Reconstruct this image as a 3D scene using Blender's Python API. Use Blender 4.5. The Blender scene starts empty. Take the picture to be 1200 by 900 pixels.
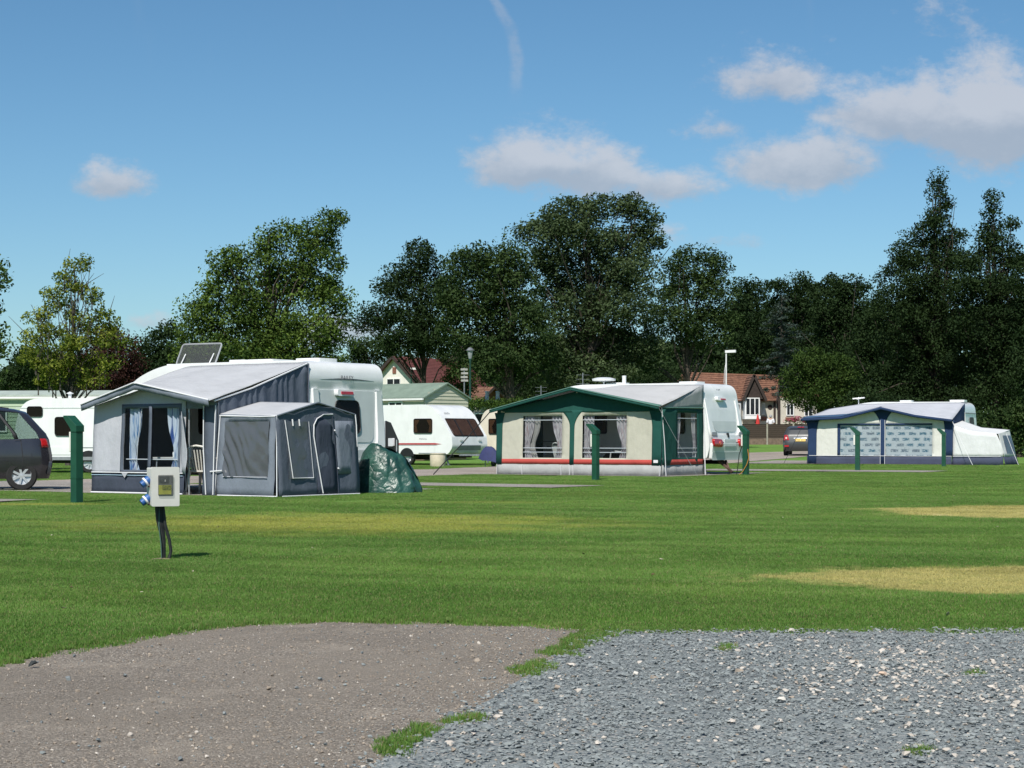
import bpy, bmesh, math, random
import numpy as np
from mathutils import Vector, Matrix, noise as mnoise
from mathutils.geometry import tessellate_polygon

# ------------------------------------------------------------------ camera, sky, sun, exposure
sc = bpy.context.scene
COL = sc.collection
R = math.radians
F, HZ, EYE = 2200.0, 514.0, 1.05          # focal length in photo pixels, horizon row, eye height (m)
cam = bpy.data.objects.new('camera', bpy.data.cameras.new('camera'))
COL.objects.link(cam); sc.camera = cam
cam.location = (0, 0, EYE); cam.rotation_euler = (R(90), 0, 0)
cam.data.sensor_width = 36; cam.data.lens = 36 * F / 1200
cam.data.shift_y = (HZ - 450) / 1200
cam.data.clip_start = 0.1; cam.data.clip_end = 5000

SUN_EL, SUN_AZ = R(49), R(196)
sc.view_settings.view_transform = 'Standard'; sc.view_settings.look = 'None'
sc.view_settings.gamma = 1; sc.view_settings.exposure = 0.42
sc.cycles.max_bounces = 8; sc.cycles.transparent_max_bounces = 16
sc.cycles.use_denoising = True; sc.cycles.denoiser = 'OPENIMAGEDENOISE'
world = bpy.data.worlds.new('World'); sc.world = world; world.use_nodes = True

class NT:
    """small helper for node trees"""
    def __init__(s, tree): s.t = tree; tree.nodes.clear()
    def n(s, kind, **kw):
        nd = s.t.nodes.new(kind)
        for k, v in kw.items():
            if k.startswith('i_'):
                key = k[2:]; key = int(key) if key.isdigit() else key.replace('_', ' ')
                s.set(nd.inputs[key], v)
            else: setattr(nd, k, v)
        return nd
    def set(s, sock, v):
        if isinstance(v, bpy.types.NodeSocket): s.t.links.new(v, sock)
        elif isinstance(v, bpy.types.Node): s.t.links.new(v.outputs[0], sock)
        else:
            if isinstance(v, tuple) and len(v) == 3 and len(getattr(sock, 'default_value', ())) == 4: v = v + (1,)
            sock.default_value = v
    def m(s, op, a, b=0.0, c=None, clamp=False):
        nd = s.t.nodes.new('ShaderNodeMath'); nd.operation = op; nd.use_clamp = clamp
        s.set(nd.inputs[0], a); s.set(nd.inputs[1], b)
        if c is not None: s.set(nd.inputs[2], c)
        return nd.outputs[0]
    def mix(s, fac, a, b, mode='MIX'):
        nd = s.t.nodes.new('ShaderNodeMix'); nd.data_type = 'RGBA'; nd.blend_type = mode
        s.set(nd.inputs[0], fac); s.set(nd.inputs[6], a); s.set(nd.inputs[7], b)
        return nd.outputs[2]
    def mr(s, v, a, b, c=0.0, d=1.0, smooth=True):
        nd = s.t.nodes.new('ShaderNodeMapRange'); nd.interpolation_type = 'SMOOTHSTEP' if smooth else 'LINEAR'
        s.set(nd.inputs[0], v)
        for i, q in enumerate((a, b, c, d)): s.set(nd.inputs[i + 1], q)
        return nd.outputs[0]
    def noise(s, vec, scale, detail=3, rough=.55, out=0):
        nd = s.n('ShaderNodeTexNoise', i_Scale=scale, i_Detail=detail, i_Roughness=rough)
        if vec is not None: s.set(nd.inputs['Vector'], vec)
        return nd.outputs[out]

def build_world():
    t = NT(world.node_tree)
    sky = t.n('ShaderNodeTexSky', sky_type='NISHITA', sun_disc=False, sun_elevation=SUN_EL, sun_rotation=SUN_AZ,
              altitude=0, air_density=1.0, dust_density=0.35, ozone_density=2.6)
    gen = t.n('ShaderNodeTexCoord').outputs['Generated']
    nrm = t.n('ShaderNodeVectorMath', operation='NORMALIZE', i_0=gen).outputs[0]
    sep = t.n('ShaderNodeSeparateXYZ', i_0=nrm)
    x, y, z = sep.outputs
    ys = t.m('MAXIMUM', y, 0.02)
    u, v = t.m('DIVIDE', x, ys), t.m('DIVIDE', z, ys)
    uv = t.n('ShaderNodeCombineXYZ', i_0=u, i_1=t.m('MULTIPLY', v, 1.5), i_2=0.0).outputs[0]
    n1 = t.noise(uv, 22, 8, .6); n2 = t.noise(uv, 60, 6, .65)
    n4 = t.noise(uv, 150, 5, .7)
    nz = t.m('ADD', t.m('ADD', t.m('MULTIPLY', t.m('SUBTRACT', n1, .5), 1.8), t.m('MULTIPLY', t.m('SUBTRACT', n2, .5), .9)), t.m('MULTIPLY', t.m('SUBTRACT', n4, .5), .35))
    blobs = [(130,216,58,34,.95),(612,194,76,66,1.1),(650,198,76,54,1.0),(702,204,92,50,1.1),(775,222,90,34,.85),(915,95,100,50,.8),(945,193,112,54,1.15),
             (1070,135,140,76,1.0),(1160,145,130,100,1.15),(1250,150,130,90,1.1),(1010,130,90,54,.7),(840,284,90,24,.55),(785,270,40,14,.5),(405,388,80,30,.8),(180,380,60,16,.45),(850,150,60,30,.45),(1105,25,70,50,.34),(1330,240,90,40,.9),
             (-120,150,120,50,1.0),(-260,260,120,40,.9)]
    tot = None; lift = None
    for cx, cy, rx, ry, st in blobs:
        cu, cv = (cx-600)/F, (HZ-cy)/F
        a = t.m('DIVIDE', t.m('SUBTRACT', u, cu), rx/F); b = t.m('DIVIDE', t.m('SUBTRACT', v, cv), ry/F)
        b2 = t.m('MULTIPLY', b, t.mr(b, -.4, .1, 1.5, 1.0))            # flatter undersides
        dist = t.m('SQRT', t.m('ADD', t.m('MULTIPLY', a, a), t.m('MULTIPLY', b2, b2)))
        val = t.m('MULTIPLY', t.m('SUBTRACT', 1.15, dist), st)
        tot = val if tot is None else t.m('MAXIMUM', tot, val)
        lb = t.m('MULTIPLY', t.m('MAXIMUM', val, 0.0), b)
        lift = lb if lift is None else t.m('ADD', lift, lb)
    dens = t.m('ADD', tot, nz)
    mask = t.mr(dens, .16, .84)
    mask = t.m('MULTIPLY', mask, t.mr(y, .02, .3))
    # thin high vapour streaks
    st = t.noise(t.n('ShaderNodeCombineXYZ', i_0=t.m('MULTIPLY', u, 14.0), i_1=t.m('MULTIPLY', v, 3.0)).outputs[0], 1.6, 4, .6)
    ca = t.m('ADD', t.m('SUBTRACT', u, (607-600)/F), t.m('MULTIPLY', t.m('POWER', t.m('ABSOLUTE', t.m('SUBTRACT', v, (HZ-85)/F)), 2.0), 8.0))
    wig = t.m('MULTIPLY', t.m('SUBTRACT', n1, .5), .012)
    trail = t.mr(t.m('ABSOLUTE', t.m('ADD', ca, wig)), .001, .0048, .34, 0.0)
    trail = t.m('MULTIPLY', trail, t.m('MULTIPLY', t.mr(v, .175, .20), t.mr(y, .2, .5)))
    trail = t.m('MULTIPLY', trail, t.mr(n2, .35, .6, .4, 1.0))
    cirr = t.m('MULTIPLY', t.mr(st, .55, .8, 0.0, .16), t.mr(z, .17, .24))
    # the same broken cloud field carries on over the rest of the sky
    zs = t.m('MAXIMUM', z, .05)
    pl = t.n('ShaderNodeCombineXYZ', i_0=t.m('DIVIDE', x, zs), i_1=t.m('DIVIDE', y, zs)).outputs[0]
    g = t.noise(pl, .7, 7, .6)
    front = t.m('MULTIPLY', t.mr(y, .5, .9), t.mr(z, .34, .26))
    rest = t.m('MULTIPLY', t.mr(g, .55, .70), t.m('SUBTRACT', 1.0, front, clamp=True))
    rest = t.m('MULTIPLY', rest, t.mr(z, .03, .14))
    allm = t.m('MAXIMUM', t.m('MAXIMUM', mask, rest), t.m('MAXIMUM', trail, cirr))
    shade = t.m('ADD', t.m('ADD', t.m('MULTIPLY', lift, 1.3), t.m('MULTIPLY', t.m('SUBTRACT', n1, .5), 1.3)), t.m('MULTIPLY', t.m('SUBTRACT', n2, .5), .9))
    ccol = t.mix(t.mr(shade, -.45, .6), (3.6, 3.95, 4.6), (5.4, 5.5, 5.9))
    tint = t.mix(t.mr(z, .0, .26), (.62, .825, .945), (.50, .735, .845))
    sk = t.mix(1.0, sky.outputs[0], tint, 'MULTIPLY')
    col = t.mix(t.m('MULTIPLY', allm, .78), sk, ccol)
    bg = t.n('ShaderNodeBackground', i_0=col, i_1=0.085)
    t.n('ShaderNodeOutputWorld', i_0=bg)
build_world()
sun = bpy.data.objects.new('sun', bpy.data.lights.new('sun', 'SUN')); COL.objects.link(sun)
sun.data.energy = 4.2; sun.data.angle = R(.53); sun.data.color = (1, .955, .88)
to_sun = Vector((math.sin(SUN_AZ)*math.cos(SUN_EL), math.cos(SUN_AZ)*math.cos(SUN_EL), math.sin(SUN_EL)))
sun.rotation_euler = to_sun.to_track_quat('Z', 'Y').to_euler(); sun.location = to_sun * 60

# ------------------------------------------------------------------ helpers
def gz(x, y): return 0.0108 * min(max(y - 79.0, 0.0), 130.0)     # the ground rises gently past the pitches
def W(px, py, d): return Vector(((px-600)*d/F, d, EYE + (HZ-py)*d/F))
def G(px, py):
    d = EYE*F/max(py-HZ, 1); return (px-600)*d/F, d

_mats = {}
def M(name, col, rough=.6, var=.12, scale=3.0, bump=0.0, bscale=30.0, metal=0.0, spec=.4, coat=0.0, alpha=1.0, trans=0.0, stretch=None, dirt=0.0, crease=0.0):
    if name in _mats: return _mats[name]
    m = bpy.data.materials.new(name); m.use_nodes = True; t = NT(m.node_tree)
    tc = t.n('ShaderNodeTexCoord').outputs['Object']
    if stretch: tc = t.n('ShaderNodeVectorMath', operation='MULTIPLY', i_0=tc, i_1=stretch).outputs[0]
    nz = t.noise(tc, scale, 5, .6)
    lo = tuple(c*(1-var) for c in col); hi = tuple(min(c*(1+var), .95) for c in col)
    c = t.mix(t.mr(nz, .3, .7), lo, hi)
    if dirt:
        dn = t.noise(t.n('ShaderNodeVectorMath', operation='MULTIPLY', i_0=tc, i_1=(2.2, 2.2, .5)).outputs[0], 1.6, 6, .7)
        c = t.mix(t.mr(dn, .5, .8, 0.0, dirt), c, tuple(q*.45 for q in (col[0]*.95, col[1]*.92, col[2]*.8)))
    b = t.n('ShaderNodeBsdfPrincipled', i_Base_Color=c, i_Metallic=metal, i_Alpha=alpha)
    b.inputs['Specular IOR Level'].default_value = spec; b.inputs['Coat Weight'].default_value = coat
    b.inputs['Coat Roughness'].default_value = .05
    t.set(b.inputs['Roughness'], t.mr(nz, .2, .8, max(rough-.06, 0), min(rough+.08, 1)))
    if bump:
        bn = t.n('ShaderNodeBump', i_Strength=bump, i_Distance=.01, i_Height=t.noise(tc, bscale, 4, .6))
        if crease:
            cz = t.n('ShaderNodeVectorMath', operation='MULTIPLY', i_0=tc, i_1=(1.6, 1.6, .8)).outputs[0]
            rot = t.n('ShaderNodeVectorRotate', i_Vector=cz, i_Angle=.5).outputs[0]
            b2 = t.n('ShaderNodeBump', i_Strength=crease, i_Distance=.05, i_Height=t.noise(rot, 3.4, 5, .55)); t.set(b2.inputs['Normal'], bn.outputs[0]); bn = b2
        t.set(b.inputs['Normal'], bn)
    sh = b.outputs[0]
    if trans:
        tr = t.n('ShaderNodeBsdfTranslucent', i_0=c)
        sh = t.n('ShaderNodeMixShader', i_0=trans, i_1=sh, i_2=tr).outputs[0]
    t.n('ShaderNodeOutputMaterial', i_0=sh)
    _mats[name] = m; return m

def glass(name, tint=(.8,.85,.88), clear=.75, rough=.04, wrinkle=0.0, base=None):
    if name in _mats: return _mats[name]
    m = bpy.data.materials.new(name); m.use_nodes = True; t = NT(m.node_tree)
    tr = t.n('ShaderNodeBsdfTransparent', i_0=tint)
    gl = t.n('ShaderNodeBsdfPrincipled', i_Base_Color=tuple(.12*q for q in tint) if base is None else base, i_Roughness=rough)
    gl.inputs['Specular IOR Level'].default_value = .6
    if wrinkle:
        tc = t.n('ShaderNodeTexCoord').outputs['Object']
        w = t.n('ShaderNodeVectorMath', operation='MULTIPLY', i_0=tc, i_1=(1.0, 1.0, .6)).outputs[0]
        bn = t.n('ShaderNodeBump', i_Strength=wrinkle, i_Distance=.06, i_Height=t.noise(w, 3.2, 3, .5))
        t.set(gl.inputs['Normal'], bn)
    t.n('ShaderNodeOutputMaterial', i_0=t.n('ShaderNodeMixShader', i_0=clear, i_1=gl, i_2=tr))
    _mats[name] = m; return m

def tag(o, label=None, cat=None, group=None, kind=None):
    for k, v in (('label', label), ('category', cat), ('group', group), ('kind', kind)):
        if v: o[k] = v
    return o
def thing(name, label, cat, loc=(0,0,0), rz=0.0, group=None):
    o = bpy.data.objects.new(name, None); COL.objects.link(o); o.empty_display_size = .2
    o.location = loc; o.rotation_euler = (0, 0, rz); return tag(o, label, cat, group)
def copy_tree(o, parent=None):
    c = o.copy(); COL.objects.link(c); c.parent = parent
    for ch in list(o.children): copy_tree(ch, c)
    return c

def rpoly(pts, seg=5):
    """polygon [(x, y, radius)] with rounded corners -> [(x, y)]"""
    out = []; n = len(pts)
    for i in range(n):
        p = Vector(pts[i][:2]); r = pts[i][2] if len(pts[i]) > 2 else 0
        if r <= 0: out.append(tuple(p)); continue
        a = (Vector(pts[i-1][:2]) - p).normalized(); b = (Vector(pts[(i+1) % n][:2]) - p).normalized()
        for k in range(seg+1):
            q = k/seg; out.append(tuple(p + a*r*(1-q)**2 + b*r*q**2))
    return out
def rrect(x0, x1, z0, z1, r=.05, seg=4): return rpoly([(x0,z0,r),(x1,z0,r),(x1,z1,r),(x0,z1,r)], seg)

class MB:
    def __init__(s): s.v = []; s.f = []
    def add(s, vs, fs):
        o = len(s.v); s.v += [tuple(q) for q in vs]; s.f += [tuple(i+o for i in f) for f in fs]; return s
    def box(s, x0, x1, y0, y1, z0, z1):
        return s.add([(x0,y0,z0),(x1,y0,z0),(x1,y1,z0),(x0,y1,z0),(x0,y0,z1),(x1,y0,z1),(x1,y1,z1),(x0,y1,z1)],
                     [(0,3,2,1),(4,5,6,7),(0,1,5,4),(1,2,6,5),(2,3,7,6),(3,0,4,7)])
    def bar(s, p, q, w, h=None, up=(0,0,1)):
        p, q = Vector(p), Vector(q); h = h or w; d = (q-p).normalized(); u = Vector(up)
        if abs(d.dot(u)) > .99: u = Vector((1,0,0))
        a = d.cross(u).normalized(); b = a.cross(d)
        vs = [c + a*i*w/2 + b*j*h/2 for c in (p, q) for i, j in ((-1,-1),(1,-1),(1,1),(-1,1))]
        return s.add(vs, [(0,1,2,3),(7,6,5,4),(0,4,5,1),(1,5,6,2),(2,6,7,3),(3,7,4,0)])
    def tube(s, path, r, n=8):
        path = [Vector(p) for p in path]; rs = r if isinstance(r, (list, tuple)) else [r]*len(path)
        vs = []; fs = []; ref = Vector((.13,.97,.21))
        for i, p in enumerate(path):
            d = (path[min(i+1, len(path)-1)] - path[max(i-1, 0)]).normalized()
            if abs(d.dot(ref)) > .97: ref = Vector((1,0,0))
            a = d.cross(ref).normalized(); b = d.cross(a)
            vs += [p + (a*math.cos(2*math.pi*k/n) + b*math.sin(2*math.pi*k/n))*rs[i] for k in range(n)]
        for i in range(len(path)-1):
            for k in range(n):
                k2 = (k+1) % n; fs.append((i*n+k, i*n+k2, (i+1)*n+k2, (i+1)*n+k))
        fs.append(tuple(range(n))[::-1]); fs.append(tuple((len(path)-1)*n+k for k in range(n)))
        return s.add(vs, fs)
    def prism(s, poly, fn, a, b):
        """poly in 2D; fn((p,q), depth) -> 3D; closed between depths a and b"""
        n = len(poly); vs = [fn(p, a) for p in poly] + [fn(p, b) for p in poly]
        tris = tessellate_polygon([[Vector((p[0], p[1], 0)) for p in poly]])
        fs = [tuple(t)[::-1] for t in tris] + [tuple(i+n for i in t) for t in tris]
        fs += [(i, (i+1) % n, (i+1) % n + n, i+n) for i in range(n)]
        return s.add(vs, fs)
    def lathe(s, prof, c=(0,0,0), axis='z', n=20, caps=True):
        vs = []; fs = []; c = Vector(c)
        for r, h in prof:
            for k in range(n):
                A = 2*math.pi*k/n; p = (r*math.cos(A), r*math.sin(A), h)
                p = p if axis == 'z' else ((p[0], p[2], p[1]) if axis == 'y' else (p[2], p[0], p[1]))
                vs.append(c + Vector(p))
        for i in range(len(prof)-1):
            for k in range(n):
                k2 = (k+1) % n; fs.append((i*n+k, i*n+k2, (i+1)*n+k2, (i+1)*n+k))
        if caps: fs.append(tuple(range(n))[::-1]); fs.append(tuple((len(prof)-1)*n+k for k in range(n)))
        return s.add(vs, fs)
    def grid(s, S, T, fn, holes=()):
        idx = {}; 
        def g(i, j):
            if (i, j) not in idx: idx[(i, j)] = len(s.v); s.v.append(tuple(fn(S[i], T[j])))
            return idx[(i, j)]
        for i in range(len(S)-1):
            for j in range(len(T)-1):
                a, b = (S[i]+S[i+1])/2, (T[j]+T[j+1])/2
                if any(h[0] < a < h[1] and h[2] < b < h[3] for h in holes): continue
                s.f.append((g(i,j), g(i+1,j), g(i+1,j+1), g(i,j+1)))
        return s
    def build(s, name, mat, parent=None, smooth=False, bevel=0, seg=2, solid=0, subsurf=0, loc=None, recalc=True):
        me = bpy.data.meshes.new(name); me.from_pydata(s.v, [], s.f)
        if recalc:
            bm = bmesh.new(); bm.from_mesh(me); bmesh.ops.recalc_face_normals(bm, faces=bm.faces); bm.to_mesh(me); bm.free()
        if mat: me.materials.append(mat)
        if smooth or bevel:
            me.shade_smooth()
            if not bevel: me.set_sharp_from_angle(angle=R(38))
        o = bpy.data.objects.new(name, me); COL.objects.link(o); o.parent = parent
        if loc: o.location = loc
        if solid:
            md = o.modifiers.new('s', 'SOLIDIFY'); md.thickness = solid; md.offset = 0
        if bevel:
            md = o.modifiers.new('b', 'BEVEL'); md.width = bevel; md.segments = seg; md.limit_method = 'ANGLE'; md.angle_limit = R(32); md.harden_normals = True
        if subsurf:
            md = o.modifiers.new('u', 'SUBSURF'); md.levels = md.render_levels = subsurf
        return o
def lin(a, b, n): return [a + (b-a)*i/n for i in range(n+1)]
def lines(a, b, step, extra=()):
    L = set(round(q, 4) for q in lin(a, b, max(1, int(round((b-a)/step))))) | set(round(q, 4) for q in extra if a < q < b)
    L = sorted(L); out = [L[0]]
    for q in L[1:]:
        if q - out[-1] > .012 or q in [round(e, 4) for e in extra]: out.append(q)
    return out
def nz3(x, y, z): return mnoise.noise(Vector((x, y, z)))
def lettering(txt, size, mat, parent, M4, name='lettering'):
    cu = bpy.data.curves.new(name, 'FONT'); cu.body = txt; cu.size = size; cu.extrude = .002; cu.align_x = 'CENTER'; cu.align_y = 'CENTER'
    t = bpy.data.objects.new(name, cu); COL.objects.link(t)
    dg = bpy.context.evaluated_depsgraph_get(); me = bpy.data.meshes.new_from_object(t.evaluated_get(dg))
    bpy.data.objects.remove(t); bpy.data.curves.remove(cu)
    me.transform(M4); me.materials.clear(); me.materials.append(mat); me.name = name
    o = bpy.data.objects.new(name, me); COL.objects.link(o); o.parent = parent; return o

# ------------------------------------------------------------------ ground, pads, lane
TAR = [(-2.9,6.0),(-2.37,8.68),(-2.3,9.2),(-2.05,9.87),(-1.68,10.45),(-1.32,10.74),(-.49,10.74),(.19,10.6),(.44,10.3),(.55,10.05),(.15,8.08),(-.12,6.87),(-.3,5.98),(-1.0,2.5),(-1.4,-2),(-4.5,-2)]
GRA = [(.50,10.12),(1.2,10.2),(2.75,10.22),(4.6,10.3),(7.5,10.2),(7.5,-2),(-1.55,-2),(-1.15,2.5),(-.43,5.98),(-.24,6.87),(.04,8.08),(.40,9.7)]
LANE_C = [(-32,3),(-22,20),(-10.8,42.5),(-3.6,56),(2.2,69),(9.5,88),(17,104),(34,118),(70,128)]
def catmull(P, k=8):
    out = []
    for i in range(len(P)-1):
        p0, p1, p2, p3 = [Vector(P[min(max(j,0),len(P)-1)]) for j in (i-1, i, i+1, i+2)]
        for q in range(k):
            t = q/k; out.append(.5*((2*p1)+(p2-p0)*t+(2*p0-5*p1+4*p2-p3)*t*t+(3*p1-p0-3*p2+p3)*t**3))
    out.append(Vector(P[-1])); return out
def in_poly(x, y, poly):
    r = np.zeros(len(x), bool); n = len(poly)
    for i in range(n):
        x1, y1 = poly[i]; x2, y2 = poly[(i+1) % n]
        c = ((y1 > y) != (y2 > y)); xi = (x2-x1)*(y-y1)/((y2-y1) if y2 != y1 else 1e-9) + x1
        r ^= c & (x < xi)
    return r
def strip_poly(C, hw):
    L, Rr = [], []
    for i, p in enumerate(C):
        d = (C[min(i+1, len(C)-1)] - C[max(i-1, 0)]).normalized(); nrm = Vector((-d.y, d.x))
        w = hw + .12*nz3(p.x*.7, p.y*.7, 3); L.append(p + nrm*w); Rr.append(p - nrm*w)
    return L, Rr
laneC = catmull(LANE_C); laneL, laneR = strip_poly(laneC, 2.9)
LANE = [tuple(p) for p in laneL] + [tuple(p) for p in reversed(laneR)]
def rect(c, ux, L0, L1, w0, w1):
    """rectangle at c along the pitch axis (cos a, -sin a)"""
    a = R(ux); e = Vector((math.cos(a), -math.sin(a))); n = Vector((math.sin(a), math.cos(a))); c = Vector(c)
    return [tuple(c + e*p + n*q) for p, q in ((L0,w0),(L1,w0),(L1,w1),(L0,w1))]
def wobble(poly, amp=.12, step=.5):
    out = []
    for i in range(len(poly)):
        a, b = Vector(poly[i]), Vector(poly[(i+1) % len(poly)]); k = max(1, int((b-a).length/step))
        for j in range(k):
            p = a + (b-a)*j/k; out.append((p.x + amp*nz3(p.x*1.3, p.y*1.3, 5), p.y + amp*nz3(p.x*1.3, p.y*1.3, 9)))
    return out
PITCH = [wobble(rect((-3.9,36.3), 35, -12.5, .6, -2.75, 3.4)), wobble(rect((5.5,53.9), 33, -6.5, .5, -3.0, 3.6)),
         wobble(rect((-1.0,41.9), 33, -3.6, 2.9, -1.1, 1.1)), wobble(rect((9.5,60.5), 28, -3.8, 4.2, -1.4, 1.5)),
         wobble(rect((18.5,76.8), 25, -9, .5, -2.9, 3.5)), wobble(rect((-8.6,31.0), 20, -3.2, .5, -.55, .6))]
# dead-grass patches (x, y, rx, ry, strength)
DEAD = [(4.7,13.9,3.1,1.65,1.0),(8.4,26.6,3.5,3.1,1.0),(-2.2,23.2,3.6,3.2,.95),(-7.6,29.6,1.6,.5,.8),(-.2,30.5,1.2,.8,.35)]

def grass_color(t, pos, rnd=None):
    sp = t.n('ShaderNodeSeparateXYZ', i_0=pos); x, y = sp.outputs[0], sp.outputs[1]
    n1 = t.noise(pos, .45, 4, .6); n2 = t.noise(pos, 3.5, 4, .65); n3 = t.noise(pos, 1.1, 3, .6)
    c = t.mix(t.mr(n1, .3, .7), (.116,.246,.044), (.176,.318,.062))
    c = t.mix(t.mr(n2, .35, .75, 0.0, .5), c, (.078,.160,.032))
    c = t.mix(t.mr(t.noise(pos, .22, 5, .65), .48, .72, 0.0, .45), c, (.19,.28,.055))
    dead = None; yel = None
    for cx, cy, rx, ry, s in DEAD:
        a = t.m('DIVIDE', t.m('SUBTRACT', x, cx), rx); b = t.m('DIVIDE', t.m('SUBTRACT', y, cy), ry)
        d = t.m('SQRT', t.m('ADD', t.m('MULTIPLY', a, a), t.m('MULTIPLY', b, b)))
        d = t.m('ADD', d, t.m('MULTIPLY', t.m('SUBTRACT', n3, .5), .7 if s == 1 else 1.6))
        d = t.m('ADD', d, t.m('MULTIPLY', t.m('SUBTRACT', n2, .5), .5))
        q = t.mr(d, .80 if s == 1 else .3, 1.0 if s == 1 else 1.25, s, 0.0)
        if s == 1: dead = q if dead is None else t.m('MAXIMUM', dead, q)
        else: yel = q if yel is None else t.m('MAXIMUM', yel, q)
    c = t.mix(t.m('MULTIPLY', yel, t.mr(n2, .25, .6, .55, 1.0)), c, t.mix(n3, (.34,.37,.065), (.50,.46,.11)))
    dead = t.m('MULTIPLY', dead, t.mr(n2, .2, .6, .75, 1.0))
    c = t.mix(dead, c, t.mix(n2, (.48,.41,.14), (.62,.54,.23)))
    if rnd is not None:
        c = t.mix(t.mr(rnd, 0.0, 1.0, 0.0, .3, smooth=False), c, (.21,.30,.055))
    return c
def lawn_mat():
    m = bpy.data.materials.new('lawn'); m.use_nodes = True; t = NT(m.node_tree)
    pos = t.n('ShaderNodeNewGeometry').outputs['Position']
    c = grass_color(t, pos)
    b = t.n('ShaderNodeBsdfPrincipled', i_Base_Color=t.mix(.12, c, (.05,.045,.02)), i_Roughness=.9)
    b.inputs['Specular IOR Level'].default_value = .15
    fine = t.noise(pos, 60, 4, .7)
    t.set(b.inputs['Normal'], t.n('ShaderNodeBump', i_Strength=.8, i_Distance=.03, i_Height=fine))
    t.n('ShaderNodeOutputMaterial', i_0=b); return m
def blade_mat():
    m = bpy.data.materials.new('grass_blade'); m.use_nodes = True; t = NT(m.node_tree)
    pos = t.n('ShaderNodeNewGeometry').outputs['Position']; at = t.n('ShaderNodeAttribute', attribute_name='tone').outputs['Fac']
    c = grass_color(t, pos, at)
    c = t.mix(t.mr(at, .86, .9), c, (.30,.27,.12))
    b = t.n('ShaderNodeBsdfPrincipled', i_Base_Color=c, i_Roughness=.55)
    b.inputs['Specular IOR Level'].default_value = .25
    tr = t.n('ShaderNodeBsdfTranslucent', i_0=c)
    t.n('ShaderNodeOutputMaterial', i_0=t.n('ShaderNodeMixShader', i_0=.42, i_1=b, i_2=tr)); return m
def stone_mat(name, base, cols, fine=90, bump=.6):
    """sheet of small mixed stone: a voronoi cell colour per chip, seen where no loose chip lies"""
    m = bpy.data.materials.new(name); m.use_nodes = True; t = NT(m.node_tree)
    pos = t.n('ShaderNodeNewGeometry').outputs['Position']
    vo = t.n('ShaderNodeTexVoronoi', i_Vector=pos, i_Scale=fine, i_Randomness=1.0)
    sepc = t.n('ShaderNodeSeparateColor', i_0=vo.outputs['Color'])
    c = t.mix(sepc.outputs[0], cols[0], cols[1])
    c = t.mix(t.mr(sepc.outputs[1], .82, .9), c, cols[2])
    c = t.mix(t.mr(t.noise(pos, .8, 5, .65), .35, .7, .0, .7), c, base)
    c = t.mix(t.mr(t.noise(pos, 3.1, 5, .7), .5, .75, .0, .4), c, tuple(q*1.35 for q in base))
    c = t.mix(t.mr(t.noise(pos, .35, 4, .6), .42, .68, .0, .5), c, tuple(q*.6 for q in base))
    c = t.mix(t.mr(t.noise(pos, 1.3, 6, .75), .53, .72, .0, .6), c, tuple(min(q*1.6, .6) for q in base))
    b = t.n('ShaderNodeBsdfPrincipled', i_Base_Color=c, i_Roughness=.88); b.inputs['Specular IOR Level'].default_value = .2
    h = t.m('ADD', t.m('MULTIPLY', vo.outputs['Distance'], -1.0), t.noise(pos, fine*2, 3, .6))
    t.set(b.inputs['Normal'], t.n('ShaderNodeBump', i_Strength=bump, i_Distance=.008, i_Height=h))
    t.n('ShaderNodeOutputMaterial', i_0=b); return m
LAWN, BLADE = lawn_mat(), blade_mat()
TARM = stone_mat('tarmac', (.275,.235,.190), ((.15,.128,.105), (.33,.285,.235), (.48,.42,.35)), 120, 1.0)
LANEM = stone_mat('lane_tarmac', (.30,.255,.215), ((.22,.19,.165), (.36,.31,.27), (.45,.40,.36)), 60, .5)
SLATE_BED = stone_mat('slate_bed', (.195,.218,.218), ((.13,.148,.15), (.25,.27,.27), (.38,.36,.33)), 75, .7)
PITCHM = stone_mat('pitch_gravel', (.27,.245,.215), ((.16,.15,.14), (.33,.30,.27), (.45,.41,.36)), 35, .8)

def sheet_obj(name, poly, z, mat, conform=False):
    me = bpy.data.meshes.new(name); bm = bmesh.new()
    vs = [bm.verts.new((p[0], p[1], z + (gz(p[0], p[1]) if conform else 0))) for p in poly]
    f = bm.faces.new(vs); bmesh.ops.triangulate(bm, faces=[f]); bmesh.ops.recalc_face_normals(bm, faces=bm.faces)
    if sum(q.normal.z for q in bm.faces) < 0: bmesh.ops.reverse_faces(bm, faces=bm.faces)
    bm.to_mesh(me); bm.free(); me.materials.append(mat)
    o = bpy.data.objects.new(name, me); COL.objects.link(o); return tag(o, kind='structure')
ys = sorted(set(list(np.linspace(-40, 78, 30)) + list(np.linspace(79, 209, 27)) + [260, 400, 800, 1600, 3000]))
xs = [-2500,-900,-400,-150,-80,-40,-20,0,20,40,80,150,400,900,2500]
gm = MB().grid(xs, ys, lambda x, y: (x, y, gz(x, y)))
tag(gm.build('ground', LAWN, recalc=False), kind='structure')
sheet_obj('tarmac_pad', wobble(TAR, .05, .12), .004, TARM)
sheet_obj('slate_pad', wobble(GRA, .05, .12), .008, SLATE_BED)
lm = MB(); n = len(laneL)
lm.add([(p.x, p.y, gz(p.x, p.y)+.012) for p in laneL] + [(p.x, p.y, gz(p.x, p.y)+.012) for p in laneR], [(i, i+n, i+n+1, i+1) for i in range(n-1)])
tag(lm.build('lane', LANEM, recalc=False), kind='structure')
for i, p in enumerate(PITCH): sheet_obj('gravel_pitch', p, .016 + .004*i, PITCHM, True)

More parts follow.
